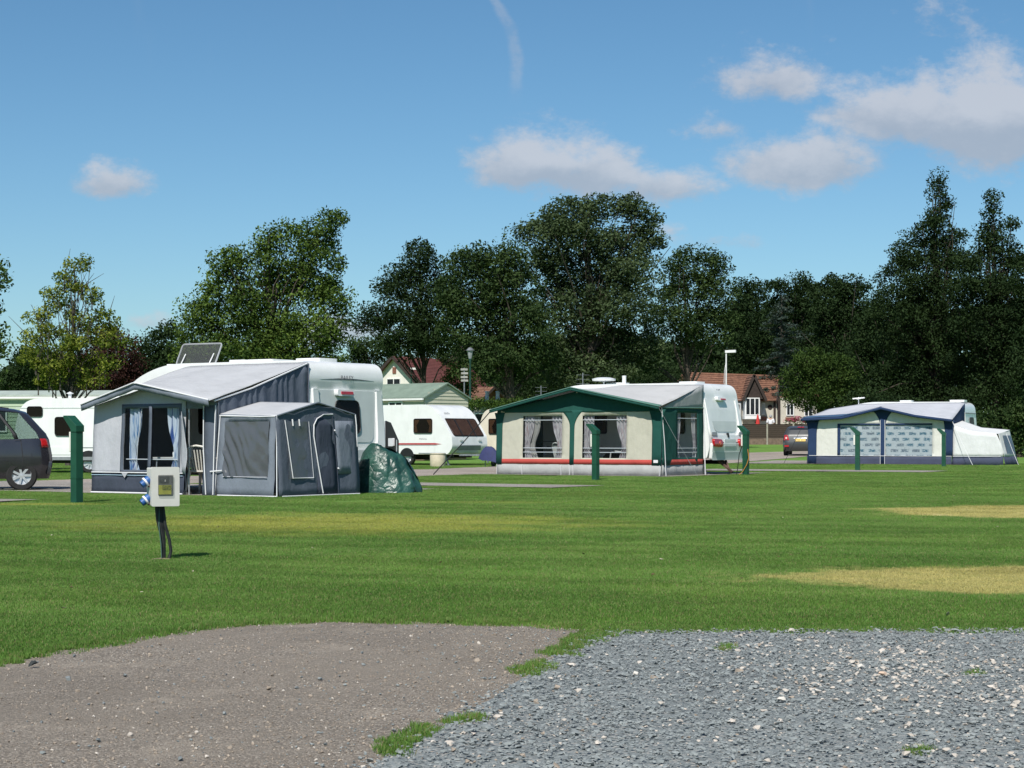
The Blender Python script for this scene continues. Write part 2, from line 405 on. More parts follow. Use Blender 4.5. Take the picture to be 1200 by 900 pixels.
# ------------------------------------------------------------------ scattered ground cover (geometry-node instances of real meshes)
rng = np.random.default_rng(7)
def scatter(name, pts, rot, scl, idx, variants, label, cat):
    me = bpy.data.meshes.new(name); me.from_pydata([tuple(p) for p in pts], [], [])
    a = me.attributes.new('rot', 'FLOAT_VECTOR', 'POINT'); a.data.foreach_set('vector', np.asarray(rot, np.float32).ravel())
    a = me.attributes.new('scl', 'FLOAT_VECTOR', 'POINT'); a.data.foreach_set('vector', np.asarray(scl, np.float32).ravel())
    a = me.attributes.new('idx', 'INT', 'POINT'); a.data.foreach_set('value', np.asarray(idx, np.int32))
    o = bpy.data.objects.new(name, me); COL.objects.link(o); tag(o, label, cat, kind='stuff')
    src = bpy.data.collections.new(name + '_source')
    for k, v in enumerate(variants): src.objects.link(bpy.data.objects.new('%s_%02d' % (name, k), v))
    ng = bpy.data.node_groups.new(name, 'GeometryNodeTree')
    ng.interface.new_socket('Geometry', in_out='INPUT', socket_type='NodeSocketGeometry')
    ng.interface.new_socket('Geometry', in_out='OUTPUT', socket_type='NodeSocketGeometry')
    gi, go = ng.nodes.new('NodeGroupInput'), ng.nodes.new('NodeGroupOutput')
    ci = ng.nodes.new('GeometryNodeCollectionInfo'); ci.inputs['Collection'].default_value = src
    ci.inputs['Separate Children'].default_value = True; ci.inputs['Reset Children'].default_value = True
    ip = ng.nodes.new('GeometryNodeInstanceOnPoints'); ip.inputs['Pick Instance'].default_value = True
    L = ng.links.new; L(gi.outputs[0], ip.inputs['Points']); L(ci.outputs[0], ip.inputs['Instance']); L(ip.outputs[0], go.inputs[0])
    for nm, ty, sk in (('rot','FLOAT_VECTOR','Rotation'), ('scl','FLOAT_VECTOR','Scale'), ('idx','INT','Instance Index')):
        na = ng.nodes.new('GeometryNodeInputNamedAttribute'); na.data_type = ty; na.inputs['Name'].default_value = nm
        out = [q for q in na.outputs if q.enabled and q.name == 'Attribute'][0]; L(out, ip.inputs[sk])
    md = o.modifiers.new('scatter', 'NODES'); md.node_group = ng
    return o
def blades_mesh(name, n, rad, h0, h1, wid, seed, lean=.5, bias=0.0):
    g = np.random.default_rng(seed)
    r = rad*np.sqrt(g.random(n)); a = g.random(n)*2*np.pi; cx, cy = r*np.cos(a), r*np.sin(a)
    h = g.uniform(h0, h1, n); yaw = g.random(n)*np.pi; la = g.random(n)*2*np.pi; ll = g.random(n)*lean*h
    w = wid*g.uniform(.6, 1.3, n)/2; dx, dy = np.cos(yaw)*w, np.sin(yaw)*w
    V = np.zeros((n, 5, 3)); mx, my = ll*.35*np.cos(la), ll*.35*np.sin(la); tx, ty = ll*np.cos(la), ll*np.sin(la) + bias*h; my = my + bias*h*.4
    V[:,0] = np.stack([cx-dx, cy-dy, -.01+0*h], 1); V[:,1] = np.stack([cx+dx, cy+dy, -.01+0*h], 1)
    V[:,2] = np.stack([cx+mx+dx*.8, cy+my+dy*.8, h*.6], 1); V[:,3] = np.stack([cx+mx-dx*.8, cy+my-dy*.8, h*.6], 1)
    V[:,4] = np.stack([cx+tx, cy+ty, h], 1)
    me = bpy.data.meshes.new(name); fs = []
    for i in range(n): b = i*5; fs += [(b, b+1, b+2, b+3), (b+3, b+2, b+4)]
    me.from_pydata(V.reshape(-1, 3).tolist(), [], fs)
    at = me.attributes.new('tone', 'FLOAT', 'POINT'); at.data.foreach_set('value', np.repeat(g.random(n), 5).astype(np.float32))
    me.materials.append(BLADE); return me
def dead_mask(x, y):
    d = np.full(len(x), 9.0)
    for cx, cy, rx, ry, s in DEAD:
        if s == 1: d = np.minimum(d, np.hypot((x-cx)/rx, (y-cy)/ry))
    return d
def lawn_points(y0, y1, dens):
    area = (y1-y0) * (.62*(y0+y1)/2 + 3); n = int(area*dens)
    y = rng.uniform(y0, y1, n); x = rng.uniform(-1, 1, n)*(.31*y + 1.5)
    keep = ~(in_poly(x, y, TAR) | in_poly(x, y, GRA) | in_poly(x, y, LANE))
    for p in PITCH: keep &= ~in_poly(x, y, p)
    return x[keep], y[keep]
P, Rr, S, P_idx = [], [], [], []
for y0, y1, dens, sc_ in ((9.2,16,40,1.0),(16,24,24,1.15),(24,36,12,1.45),(36,56,5,2.0),(56,79,2.2,2.8)):
    x, y = lawn_points(y0, y1, dens); k = len(x)
    rr = np.hypot(x-14, y-56); th = np.arctan2(y-56, x-14); band = np.sign(np.array([nz3(a*1.5, b*5.5, 1.3) + .5*nz3(a*3.4, b*9, 4.1) for a, b in zip(rr, th)]) + rng.normal(0, .12, k))
    rad = np.stack([(x-7)/rr, (y-74)/rr], 1)
    P_idx.append(np.where(band > 0, rng.integers(0, 3, k), rng.integers(3, 6, k)))      # the mower lays stripes over, alternately to and fro
    yaw = np.zeros(k); hgt = (1.0 + .02*band)*rng.uniform(.8, 1.2, k)*np.clip(dead_mask(x, y), .45, 1.0)
    P.append(np.stack([x, y, np.array([gz(a, b) for a, b in zip(x, y)])], 1))
    Rr.append(np.stack([np.zeros(k), np.zeros(k), rng.uniform(-.5, .5, k)], 1))
    S.append(np.stack([np.full(k, sc_), np.full(k, sc_), hgt*(1 + .12*(sc_-1))], 1))
P, Rr, S = np.concatenate(P), np.concatenate(Rr), np.concatenate(S)
variants = [blades_mesh('lawn_patch_%d' % i, 620, .24, .009, .026, .0050, 20+i, .6, .20 if i < 3 else -.08) for i in range(6)]
scatter('lawn_grass', P, Rr, S, np.concatenate(P_idx), variants, 'short mown green grass covering the lawn', 'grass')

# tufts that creep in along the seam between the two pads and round their edges
tv = [blades_mesh('tuft_%d' % i, 110, .075, .015, .045, .005, 60+i, 1.0) for i in range(4)]
tp = []
def tuft_line(a, b, w, n):
    for i in range(n):
        q = rng.random(); tp.append((a[0]+(b[0]-a[0])*q + rng.normal(0, w), a[1]+(b[1]-a[1])*q + rng.normal(0, w*1.6), .006))
tuft_line((.47,10.1), (.22,9.05), .045, 90); tuft_line((.13,8.7), (.04,8.3), .035, 34); tuft_line((-.30,6.75), (-.42,6.15), .028, 30)
tuft_line((-.14,7.0), (-.20,6.9), .03, 8); tuft_line((1.35,6.25), (1.38,6.2), .03, 4); tuft_line((1.06,9.35), (1.1,9.3), .04, 4); tuft_line((2.1,8.35), (2.1,8.35), .03, 3)
for poly, k in ((TAR[1:9], 46), (GRA[:4], 60)):
    for i in range(len(poly)-1): tuft_line(poly[i], poly[i+1], .03, k)
tuft_line((-2.4,8.7), (-2.8,6.3), .05, 60)
tp = np.array(tp); k = len(tp)
scatter('edge_grass', tp, np.stack([rng.normal(0,.15,k), rng.normal(0,.15,k), rng.uniform(0,6.28,k)], 1),
        np.repeat(rng.uniform(.4, .75, k)[:,None], 3, 1), rng.integers(0, 4, k), tv, 'ragged tufts of bright grass along the seam between tarmac and slate', 'grass')

def chip_mesh(name, mat, seed, flat=.3, pts=9):
    g = random.Random(seed); bm = bmesh.new()
    for i in range(pts):
        a = 2*math.pi*i/pts + g.uniform(-.3, .3); r = g.uniform(.6, 1.0)
        bm.verts.new((r*math.cos(a), r*g.uniform(.55, .8)*math.sin(a), g.uniform(-flat, flat)))
        if i % 2: bm.verts.new((r*.7*math.cos(a), r*.5*math.sin(a), flat*g.uniform(.6, 1.2)))
    bmesh.ops.convex_hull(bm, input=bm.verts); 
    for v in [v for v in bm.verts if not v.link_faces]: bm.verts.remove(v)
    me = bpy.data.meshes.new(name); bm.to_mesh(me); bm.free(); me.materials.append(mat); return me
def chip_mat(name, cols, rough=.75):
    m = bpy.data.materials.new(name); m.use_nodes = True; t = NT(m.node_tree)
    rd = t.n('ShaderNodeObjectInfo').outputs['Random']
    tc = t.n('ShaderNodeNewGeometry').outputs['Position']
    c = t.mix(rd, cols[0], cols[1]); c = t.mix(t.mr(t.noise(tc, 70, 3), .35, .7, 0.0, .5), c, cols[2])
    b = t.n('ShaderNodeBsdfPrincipled', i_Base_Color=c, i_Roughness=rough); b.inputs['Specular IOR Level'].default_value = .35
    t.n('ShaderNodeOutputMaterial', i_0=b); return m
SLATE = chip_mat('slate_chip', ((.175,.196,.196),(.275,.298,.293),(.22,.24,.236)), .75)
SLATE_D = chip_mat('slate_dark_chip', ((.12,.135,.138),(.19,.208,.21),(.15,.165,.166)), .65)
PALE = chip_mat('pale_chip', ((.40,.36,.31),(.56,.51,.45),(.46,.40,.34)), .85)
BROWN = chip_mat('brown_chip', ((.22,.18,.14),(.36,.30,.24),(.29,.24,.19)), .8)
cv = [chip_mesh('slate_%d' % i, SLATE, 100+i, .22) for i in range(6)] + [chip_mesh('slate_%d' % i, SLATE_D, 120+i, .2) for i in range(6, 8)] + [chip_mesh('slate_8', PALE, 130, .28), chip_mesh('slate_9', BROWN, 131, .4)]
def pad_points(poly, x0, x1, y0, y1, n, grow=0.0):
    x = rng.uniform(x0, x1, n); y = rng.uniform(y0, y1, n); k = in_poly(x + rng.normal(0, grow, n), y + rng.normal(0, grow, n), poly)
    return x[k], y[k]
x, y = pad_points(GRA, -1.4, 4.8, 4.4, 10.4, 100000, .05); k = len(x)
pale_zone = .9*np.exp(-(((x-1.95)/.75)**2 + ((y-8.1)/1.0)**2)) + .4*np.array([max(0, nz3(a*.8+3, b*.8, 2.2)) for a, b in zip(x, y)])
u_ = rng.random(k)
idx = np.where(u_ < .78, rng.integers(0, 6, k), np.where(u_ < .90, rng.integers(6, 8, k), np.where(u_ < .908 + .085*pale_zone, 8, np.where(u_ < .95, rng.integers(0, 6, k), np.where(u_ < .965, 9, 3)))))
idx = np.where(rng.random(k) < .008 + .15*pale_zone, 8, idx)
sz = .0074*np.where(idx == 8, 1.25, 1.0)*np.exp(rng.normal(0, .45, k)); sz = np.minimum(sz, .030)
scatter('slate_chippings', np.stack([x, y, .008 + rng.uniform(0, .014, k)], 1), np.stack([rng.normal(0,.17,k), rng.normal(0,.17,k), rng.uniform(0,6.28,k)], 1),
        np.repeat(sz[:,None], 3, 1), idx, cv, 'loose blue grey slate chippings covering the pad', 'gravel')
x, y = pad_points(TAR, -3.2, .8, 4.4, 10.9, 60000, .03); k = len(x)
near = np.exp(-np.maximum(0, (.04 + (y-8.08)*.21) - x)*2.2)           # chips kicked over from the slate side
keep = (rng.random(k) < .30 + .7*near); x, y, near = x[keep], y[keep], near[keep]; k = len(x)
gritv = [chip_mesh('grit_%d' % i, [SLATE_D, BROWN, BROWN, PALE, SLATE][i], 140+i, .5) for i in range(5)]
u_ = rng.random(k); idx = np.where(u_ < .35*near, 4, np.where(u_ < .05 + .22*near, 0, np.where(u_ < .90, rng.integers(1, 3, k), 3)))
sz = .0028*np.exp(rng.normal(0, .5, k))*np.where((idx == 4) | (idx == 0), 1.5, 1.0); sz = np.minimum(sz, .02)
scatter('loose_grit', np.stack([x, y, .005 + sz*.3], 1), np.stack([rng.normal(0,.3,k), rng.normal(0,.3,k), rng.uniform(0,6.28,k)], 1),
        np.repeat(sz[:,None], 3, 1), idx, gritv, 'fine grit and stray chips scattered over the tarmac', 'grit')
# stones large enough to pick out
big = chip_mesh('stone', M('pink_stone', (.55,.40,.30), .8, .2, 40), 201, .55)
for px, py, r_, lab, mm in ((1034,796,.026,'pinkish orange stone lying alone on the slate chippings', ('pink_stone',)),
        (916,826,.024,'cream rounded stone on the slate near a pale flat one', None), (958,818,.027,'pale flat wedge stone on the slate beside a cream one', None),
        (745,795,.02,'small white pebble on the slate close to the grass seam', None), (1008,786,.022,'off white angular stone on the slate near the pinkish one', None),
        (38,784,.03,'dark slate lump at the edge of the tarmac by the grass', 'dark')):
    gx, gy = G(px, py); me = big
    if mm is None or mm == 'dark':
        me = chip_mesh('stone', M('white_stone', (.60,.56,.50), .8, .2, 40) if mm is None else M('dark_stone', (.03,.035,.035), .7, .3, 40), int(px), .5)
    o = bpy.data.objects.new('stone', me); COL.objects.link(o); o.location = (gx, gy, .012 + r_*.45); o.scale = (r_, r_, r_*.9); o.rotation_euler = (.1, .15, px*.1)
    tag(o, lab, 'stone')

k = 80; y = rng.uniform(11, 34, k); x = rng.uniform(-1, 1, k)*(.3*y + .5)
lv = [chip_mesh('leaf_%d' % i, M(('fallen_brown', 'fallen_pale')[i], ((.10,.065,.03), (.34,.31,.22))[i], .8, .3, 30), 300+i, .15) for i in range(2)]
scatter('fallen_leaves', np.stack([x, y, np.full(k, .022)], 1), np.stack([rng.normal(0,.3,k), rng.normal(0,.3,k), rng.uniform(0,6.28,k)], 1), np.repeat(rng.uniform(.010, .026, k)[:,None], 3, 1), (rng.random(k) < .4).astype(int), lv, 'small fallen leaves and petals strewn over the lawn', 'leaves')

# ------------------------------------------------------------------ trees
def leaf_mat(name, dark, light, rough=.75, tr=.25):
    m = bpy.data.materials.new(name); m.use_nodes = True; t = NT(m.node_tree)
    at = t.n('ShaderNodeAttribute', attribute_name='tone').outputs['Fac']
    c = t.mix(at, dark, light)
    b = t.n('ShaderNodeBsdfPrincipled', i_Base_Color=c, i_Roughness=rough); b.inputs['Specular IOR Level'].default_value = .12
    tl = t.n('ShaderNodeBsdfTranslucent', i_0=t.mix(1.0, c, (1.0, 1.1, .6), 'MULTIPLY'))
    t.n('ShaderNodeOutputMaterial', i_0=t.n('ShaderNodeMixShader', i_0=tr, i_1=b, i_2=tl)); return m
BARK = M('bark', (.055,.045,.035), .9, .4, 6, .8, 14)
BARKP = M('bark_grey', (.07,.06,.05), .9, .35, 6, .8, 14)
def leaves(name, C, rad, per, size, mat, parent, seed, up=.5, aspect=.55, flat=.75, wind=0.0):
    """C: clump centres (n,3); every clump carries `per` leaf-sized faces"""
    g = np.random.default_rng(seed); n = len(C)
    ctone = np.clip(g.normal(.46, .26, n), 0, 1)
    off = g.normal(0, 1, (n, per, 3)); rr = np.cbrt(g.random((n, per, 1)))
    off = off/np.linalg.norm(off, axis=2, keepdims=True)*rr*rad[:,None,None]; off[:,:,2] *= flat
    P = (C[:,None,:] + off).reshape(-1, 3); N = len(P)
    nrm = g.normal(0, 1, (N, 3)); nrm[:,2] += up; nrm += off.reshape(-1, 3)/rad.mean()*.5; nrm /= np.linalg.norm(nrm, axis=1, keepdims=True)
    d = g.normal(0, 1, (N, 3)); d[:,0] += wind; d[:,2] += wind*.35; d -= nrm*np.sum(d*nrm, 1, keepdims=True); d /= np.linalg.norm(d, axis=1, keepdims=True)
    s = np.cross(nrm, d); L = size*g.uniform(.6, 1.35, (N, 1))
    V = np.zeros((N, 4, 3)); V[:,0] = P - d*L/2; V[:,1] = P + s*L*aspect/2 + nrm*L*.08; V[:,2] = P + d*L/2 - nrm*L*.06; V[:,3] = P - s*L*aspect/2 + nrm*L*.08
    cn = .75*off.reshape(-1, 3)/np.repeat(rad, per)[:,None] + .75*nrm + .15*g.normal(0, 1, (N, 3)); cn[:,2] += .12; cn /= np.linalg.norm(cn, axis=1, keepdims=True)
    gn = np.cross(V[:,1]-V[:,0], V[:,2]-V[:,1]); flip = np.sum(gn*cn, 1) < 0; V[flip] = V[flip][:, [0,3,2,1]]
    me = bpy.data.meshes.new(name); me.vertices.add(N*4); me.vertices.foreach_set('co', V.astype(np.float32).ravel())
    me.loops.add(N*4); me.loops.foreach_set('vertex_index', np.arange(N*4, dtype=np.int32)); me.polygons.add(N)
    me.polygons.foreach_set('loop_start', np.arange(0, N*4, 4, dtype=np.int32)); me.polygons.foreach_set('loop_total', np.full(N, 4, np.int32)); me.update(calc_edges=True)
    tone = np.clip(np.repeat(ctone, per) + g.normal(0, .14, N), 0, 1)
    a = me.attributes.new('tone', 'FLOAT', 'POINT'); a.data.foreach_set('value', np.repeat(tone, 4).astype(np.float32))
    me.normals_split_custom_set_from_vertices(np.repeat(cn, 4, 0).tolist())      # soft shading across each leaf clump
    me.materials.append(mat); o = bpy.data.objects.new(name, me); COL.objects.link(o); o.parent = parent; return o
def tree(name, label, lobes, d, mat, seed, base_px=None, trunk_r=.28, clump=.55, per=34, size=.2, dens=1.0, bark=None, wind=0.0, fill=.35, group=None, up=.5, limbs=True, twigs=0, cat='tree'):
    """lobes: crown masses as (px, py, rx, ry[, depth offset m]) seen in the photograph, at distance d"""
    g = np.random.default_rng(seed); cx = base_px if base_px is not None else sum(l[0]*l[2] for l in lobes)/sum(l[2] for l in lobes)
    x0 = (cx-600)*d/F; z0 = gz(x0, d); root = thing(name, label, cat, (x0, d, z0), 0, group)
    C = []; cen = []; clump *= 1.35; per = int(per*2.6); size *= .84
    for l in lobes:
        p = W(l[0], l[1], d) - Vector((x0, d, z0)); rx, rz = l[2]*d/F, l[3]*d/F
        dy = l[4] if len(l) > 4 else g.normal(0, .25)*rx; ry = max(rx*.8, rz*.8); p.y += dy; cen.append((p, rx, ry, rz))
        n = int(dens*4.3*(rx*ry + rx*rz + ry*rz)/(clump*clump)); n = max(n, 5)
        v = g.normal(0, 1, (n, 3)); v[:,2] += .15; v /= np.linalg.norm(v, axis=1, keepdims=True)
        r_ = np.where(g.random(n) < fill, g.random(n)**.5*.8, g.uniform(.72, 1.04, n)) * (1 + .16*np.array([nz3(*(q*2.3 + l[0])) for q in v]))
        c = v*r_[:,None]*np.array([rx, ry, rz]) + np.array(p); C.append(c[c[:,2] > .3])
    C = np.concatenate(C); rad = clump*g.uniform(.55, 1.25, len(C))
    leaves('crown', C, rad, per, size, mat, root, seed+1, up=up, wind=wind)
    tm = MB(); bk = bark or BARK; ztop = max(p.z for p, *_ in cen); low = min(p.z - rz*.6 for p, rx, ry, rz in cen)
    xm = sum(p.x*rx for p, rx, ry, rz in cen)/sum(rx for p, rx, ry, rz in cen)
    H = ztop*.93; path = []; rs = []
    for i in range(9):
        q = i/8; path.append((xm*q*q*.6 + .12*math.sin(3*q+seed), .1*math.cos(4*q+seed)*q, H*q)); rs.append(trunk_r*.8*(1.35 if i == 0 else 1)*(1-q)**1.1 + .02)
    tm.tube(path, rs, 9)
    if limbs:
        for p, rx, ry, rz in cen:
            for k in range(3):
                tgt = Vector((p.x + g.normal(0,.5)*rx, p.y + g.normal(0,.5)*ry, p.z + g.normal(0,.4)*rz))
                q = min(max((tgt.z*.55 - .2)/H, .30), .85) * g.uniform(.8, 1.1); i0 = min(int(q*8), 7); f = q*8 - i0
                s = Vector(path[i0]).lerp(Vector(path[i0+1]), min(f, 1)); r0 = min(max(rs[i0]*.30, .025), .07)
                mid = s.lerp(tgt, .5) + Vector((g.normal(0,.25), g.normal(0,.25), .3))
                tm.tube([s, s.lerp(mid,.6), mid, mid.lerp(tgt,.6), tgt], [r0, r0*.8, r0*.6, r0*.4, .015], 6)
    for k in range(twigs):
        c = Vector(C[g.integers(0, len(C))]); e = c + Vector((g.normal(0,.35), g.normal(0,.35), abs(g.normal(.7,.3))))
        tm.tube([c - Vector((0,0,.5)), c, e], [.03, .018, .006], 4)
    tm.build('trunk', bk, root, smooth=True)
    return root

YEL = leaf_mat('leaf_yellow_green', (.075,.120,.018), (.28,.31,.055), tr=.4)
OAK = leaf_mat('leaf_oak', (.026,.056,.011), (.130,.195,.038))
DRK = leaf_mat('leaf_dark', (.014,.030,.010), (.032,.056,.018))
MID = leaf_mat('leaf_mid', (.020,.042,.013), (.060,.095,.029))
WIL = leaf_mat('leaf_willow', (.030,.052,.022), (.088,.124,.054))
RED = leaf_mat('leaf_copper', (.022,.010,.010), (.075,.032,.026))
CED = leaf_mat('leaf_cedar', (.020,.035,.028), (.075,.105,.090))
SPR = leaf_mat('leaf_bush', (.028,.060,.012), (.09,.145,.028))

tree('young_tree', 'young tree with thin yellowing crown and bare top twigs behind the white caravan', [(82,316,8,10),(100,308,7,7),(70,330,12,10),(92,338,16,11),(58,346,12,8),(110,350,14,9),(76,360,20,12),(48,372,16,9),(118,372,18,9),(132,386,12,6),(96,378,22,11),(64,390,22,11),(36,398,14,8),(112,400,24,11),(140,400,9,6),(84,408,26,12),(44,418,22,10),(116,424,26,10),(76,432,30,11),(104,444,22,8),(60,446,18,7)],
     72, YEL, 11, 84, .12, .26, 18, .15, .52, BARKP, 0, .3, twigs=46)
tree('broadleaf_tree', 'tree whose branch tips reach in above the grey people carrier', [(-34,330,38,28),(-40,372,46,30),(-22,404,30,22),(-48,440,46,26),(-8,398,18,10),(-8,322,14,14)], 60, OAK, 12, -46, .2, .4, 30, .16, .7)
tree('dark_tree', 'low dark tree behind the pale green mobile home', [(30,434,26,20),(56,428,34,24),(84,438,30,20),(14,446,18,12)], 118, DRK, 13, 50, .3, .6, 30, .24)
tree('copper_beech', 'dark copper red tree between the young yellowing tree and the oak', [(126,400,22,18),(140,425,30,22),(112,432,30,22),(156,440,22,16),(128,448,40,14)], 102, RED, 14, 132, .28, .55, 32, .2)
tree('dark_tree', 'rounded dark tree just behind the raised roof hatch', [(196,398,20,18),(180,418,28,20),(208,424,34,24),(164,438,24,14)], 125, DRK, 15, 196, .3, .6, 32, .24)
tree('oak_tree', 'broad sunlit oak towering behind the grey awning', [(386,262,20,14),(366,278,28,18),(330,278,22,18),(322,300,28,18),(270,308,22,14),(256,318,16,12),(300,326,38,22),(372,304,34,22),(252,348,28,18),(232,368,22,16),(284,360,40,24),(346,340,44,26),(392,342,22,24),(402,366,14,14),(240,396,34,22),(296,398,50,26),(352,392,46,30),(392,396,22,22),(270,420,60,16),(340,422,60,14),(222,404,14,14)],
     88, OAK, 16, 318, .34, .5, 36, .185, .82)
tree('small_tree', 'small grey green tree beside the white gabled house', [(440,416,26,18),(424,404,14,10),(458,404,20,14),(420,430,20,14),(520,424,22,22),(530,440,24,18)], 138, MID, 17, 440, .2, .6, 30, .22)
tree('round_tree', 'dark tree with bare lower trunk in front of the red roof', [(490,294,14,14),(500,312,22,18),(474,318,22,16),(462,344,26,20),(500,346,36,26),(440,372,22,14),(430,380,14,10),(470,380,36,22),(512,384,34,30),(486,404,44,14),(530,350,20,30)], 106, DRK, 18, 497, .24, .5, 34, .19, .8)
tree('bushy_tree', 'bushy dark tree left of the tall windswept willow', [(558,304,30,14),(536,322,22,22),(584,318,34,22),(552,348,40,28),(600,344,40,30),(556,388,44,32),(606,388,46,36),(574,424,44,24),(622,426,34,24),(600,300,22,14)], 102, MID, 19, 597, .42, .55, 36, .2, .85)
tree('willow_tree', 'tall windswept willow rising highest in the middle of the tree line', [(676,250,36,16),(712,244,30,14),(742,244,26,13),(756,262,22,12),(640,264,28,16),(612,272,16,10),(668,284,50,24),(724,284,46,24),(764,288,20,14),(640,310,34,22),(690,322,58,28),(744,322,36,22),(660,360,52,30),(724,366,54,30),(650,402,44,26),(706,412,58,28),(752,404,34,26),(690,440,64,22)],
     108, WIL, 20, 690, .4, .55, 34, .22, .70, None, 1.6, twigs=20)
tree('willow_tree', 'smaller windswept willow right of the tallest one', [(818,304,26,12),(842,310,16,9),(796,318,24,14),(834,328,24,14),(786,346,28,20),(830,352,30,24),(784,384,36,24),(830,388,36,24),(752,420,30,18)], 116, MID, 21, 806, .32, .55, 34, .21, .75, None, 1.5)
WG = 'dark trees of the wood behind the bungalow'
for k, (lo, d) in enumerate((([(880,346,26,18),(868,376,34,28),(890,410,36,34),(870,440,40,24)], 158), ([(924,340,26,17),(946,352,28,20),(920,380,40,30),(940,416,40,34)], 166),
        ([(986,338,30,16),(1010,352,26,20),(970,366,30,26),(1000,392,44,32),(980,430,40,30)], 154), ([(1040,378,26,26),(1030,414,34,34),(1050,452,44,32),(1020,470,30,24)], 132))):
    tree('woodland_tree', ('dense dark woodland tree just right of the smaller willow', 'dense dark woodland tree rising behind the blue grey conifer', 'dense dark woodland tree between the conifer and the tall spire', 'dark woodland tree filling the foot of the tall spire')[k], lo, d, DRK, 30+k, None, .4, .7, 34, .27, .95, group=WG)
def conifer(name, label, px, ptop, pbase, hw, d, mat, seed, size=.2, clump=.4, tiers=15, per=30, droop=.1):
    g = np.random.default_rng(seed); top = W(px, ptop, d); x0 = top.x; z0 = gz(x0, d); root = thing(name, label, 'tree', (x0, d, z0))
    Hh = top.z - z0; low = W(px, pbase, d).z - z0; C = []; tm = MB(); tm.tube([(0,0,0),(0,.05,Hh*.5),(0,0,Hh)], [.28,.16,.02], 8)
    for i in range(tiers*4):
        q = (i + g.random())/(tiers*4); z = Hh - (Hh-low)*q; L = hw*d/F*(.06 + q**.8*.94)*g.uniform(.65, 1.12); a = g.random()*6.283
        for s in np.arange(.12, 1.0, .30/max(L,.3)):
            w = .28*(1-s)*L*.5; C.append((math.cos(a)*L*s + g.normal(0,.12), math.sin(a)*L*s + g.normal(0,.12), z - droop*L*s + .25*droop*L*s*s + g.normal(0,.05)))
        tm.tube([(0,0,z), (math.cos(a)*L*.9, math.sin(a)*L*.9, z - droop*L*.8)], [.05, .012], 5)
    C = np.array(C); leaves('crown', C, clump*g.uniform(.6,1.2,len(C)), per, size, mat, root, seed+1, flat=.4, up=.9)
    tm.build('trunk', BARK, root, smooth=True); return root
conifer('cedar_tree', 'blue grey layered conifer behind the bungalow roof', 916, 346, 462, 62, 144, CED, 41, .2, .42, 11, 24, .16)
tree('spire_tree', 'tall dark tree with pointed spire above the caravan with navy awning', [(1100,212,3,8),(1099,228,8,9),(1112,240,8,5),(1097,246,14,9),(1094,264,24,10),(1084,280,22,10),(1112,284,26,12),(1068,298,26,13),(1094,310,40,17),(1128,308,18,10),(1062,330,36,18),(1104,344,48,22),(1054,366,40,26),(1096,390,52,30),(1066,420,44,32),(1100,446,50,34),(1070,476,50,26),(1110,490,40,20)],
     118, DRK, 44, 1098, .34, .5, 32, .2, .75)
tree('spire_tree', 'second pointed dark tree beside the taller spire', [(1163,234,3,8),(1162,250,9,9),(1164,268,16,10),(1184,262,7,5),(1152,284,16,9),(1172,290,22,12),(1160,310,38,16),(1196,306,24,14),(1142,338,44,20),(1190,344,40,22),(1160,380,50,28),(1200,380,34,30),(1150,420,44,30),(1190,436,46,34),(1160,470,54,28)],
     114, DRK, 45, 1164, .34, .5, 32, .2, .75)
for k, (lo, d, lab) in enumerate((([(1222,330,40,30),(1230,380,46,40),(1226,440,50,40)], 110, 'dark broadleaf tree at the wood edge past the second spire'),
        ([(1020,480,34,22),(1060,492,34,22),(1100,500,40,20),(1140,504,40,20)], 104, 'dark low thicket behind the caravan with navy awning'),
        ([(1180,500,34,26),(1210,490,30,30),(1165,512,24,16),(1206,520,30,16)], 92, 'shaggy dark bush at the lawn edge past the white side tent'),
        ([(640,452,40,22),(700,458,44,18),(760,456,44,20),(600,462,30,10)], 128, 'dark hedge of bushes below the willows'),
        ([(810,450,40,24),(850,452,40,24),(780,450,30,22)], 152, 'dark shrub mass behind the bungalow ridge'))):
    tree('dark_bush' if k else 'dark_tree', lab, lo, d, DRK if k != 2 else MID, 50+k, None, .2, .5, 32, .2, .9, cat='bush' if k else 'tree')
tree('garden_tree', 'rounded bright green garden tree overhanging the bungalow end', [(950,424,24,14),(972,436,30,18),(940,444,24,18),(960,462,36,20),(990,458,24,20),(1004,474,20,14),(930,466,16,12)], 116, leaf_mat('leaf_garden', (.020,.046,.010), (.066,.108,.024)), 58, 962, .16, .45, 34, .17, .85)
tree('garden_shrub', 'light green shrub behind the lantern lamp post', [(536,436,14,10),(528,448,16,9),(550,446,12,10),(540,458,20,8)], 112, SPR, 59, None, .06, .4, 26, .15, .8, cat='shrub')
tree('boundary_hedge', 'low trimmed hedge beyond the cream caravan', [(556,474,16,5),(574,475,18,5),(596,475,18,5),(612,476,14,5)], 96, SPR, 60, None, .05, .3, 24, .12, 1.0, limbs=False, cat='hedge')

# the wood beyond reads as one dark mass
g = np.random.default_rng(99); Cw = []
for px in np.arange(-60, 1420, 3.2):
    d = 185 + 14*nz3(px*.01, 4, 1); topy = (442 if px < 395 else 446 if px < 450 else 432 if px < 540 else 408 if px < 860 else 368) + 16*nz3(px*.02, 1, 2) + 8*nz3(px*.07, 3, 2)
    for k in range(11):
        py = 522 - (522-topy)*min(1, g.random()**.8*1.03); p = W(px + g.normal(0, 4), py, d + g.normal(0, 4)); Cw.append(p)
Cw = np.array([tuple(p) for p in Cw]); o = leaves('distant_wood', Cw, 1.5*g.uniform(.6, 1.3, len(Cw)), 26, .7, DRK, None, 98); tag(o, 'dark distant wood closing the view behind all the trees', 'wood', kind='stuff')

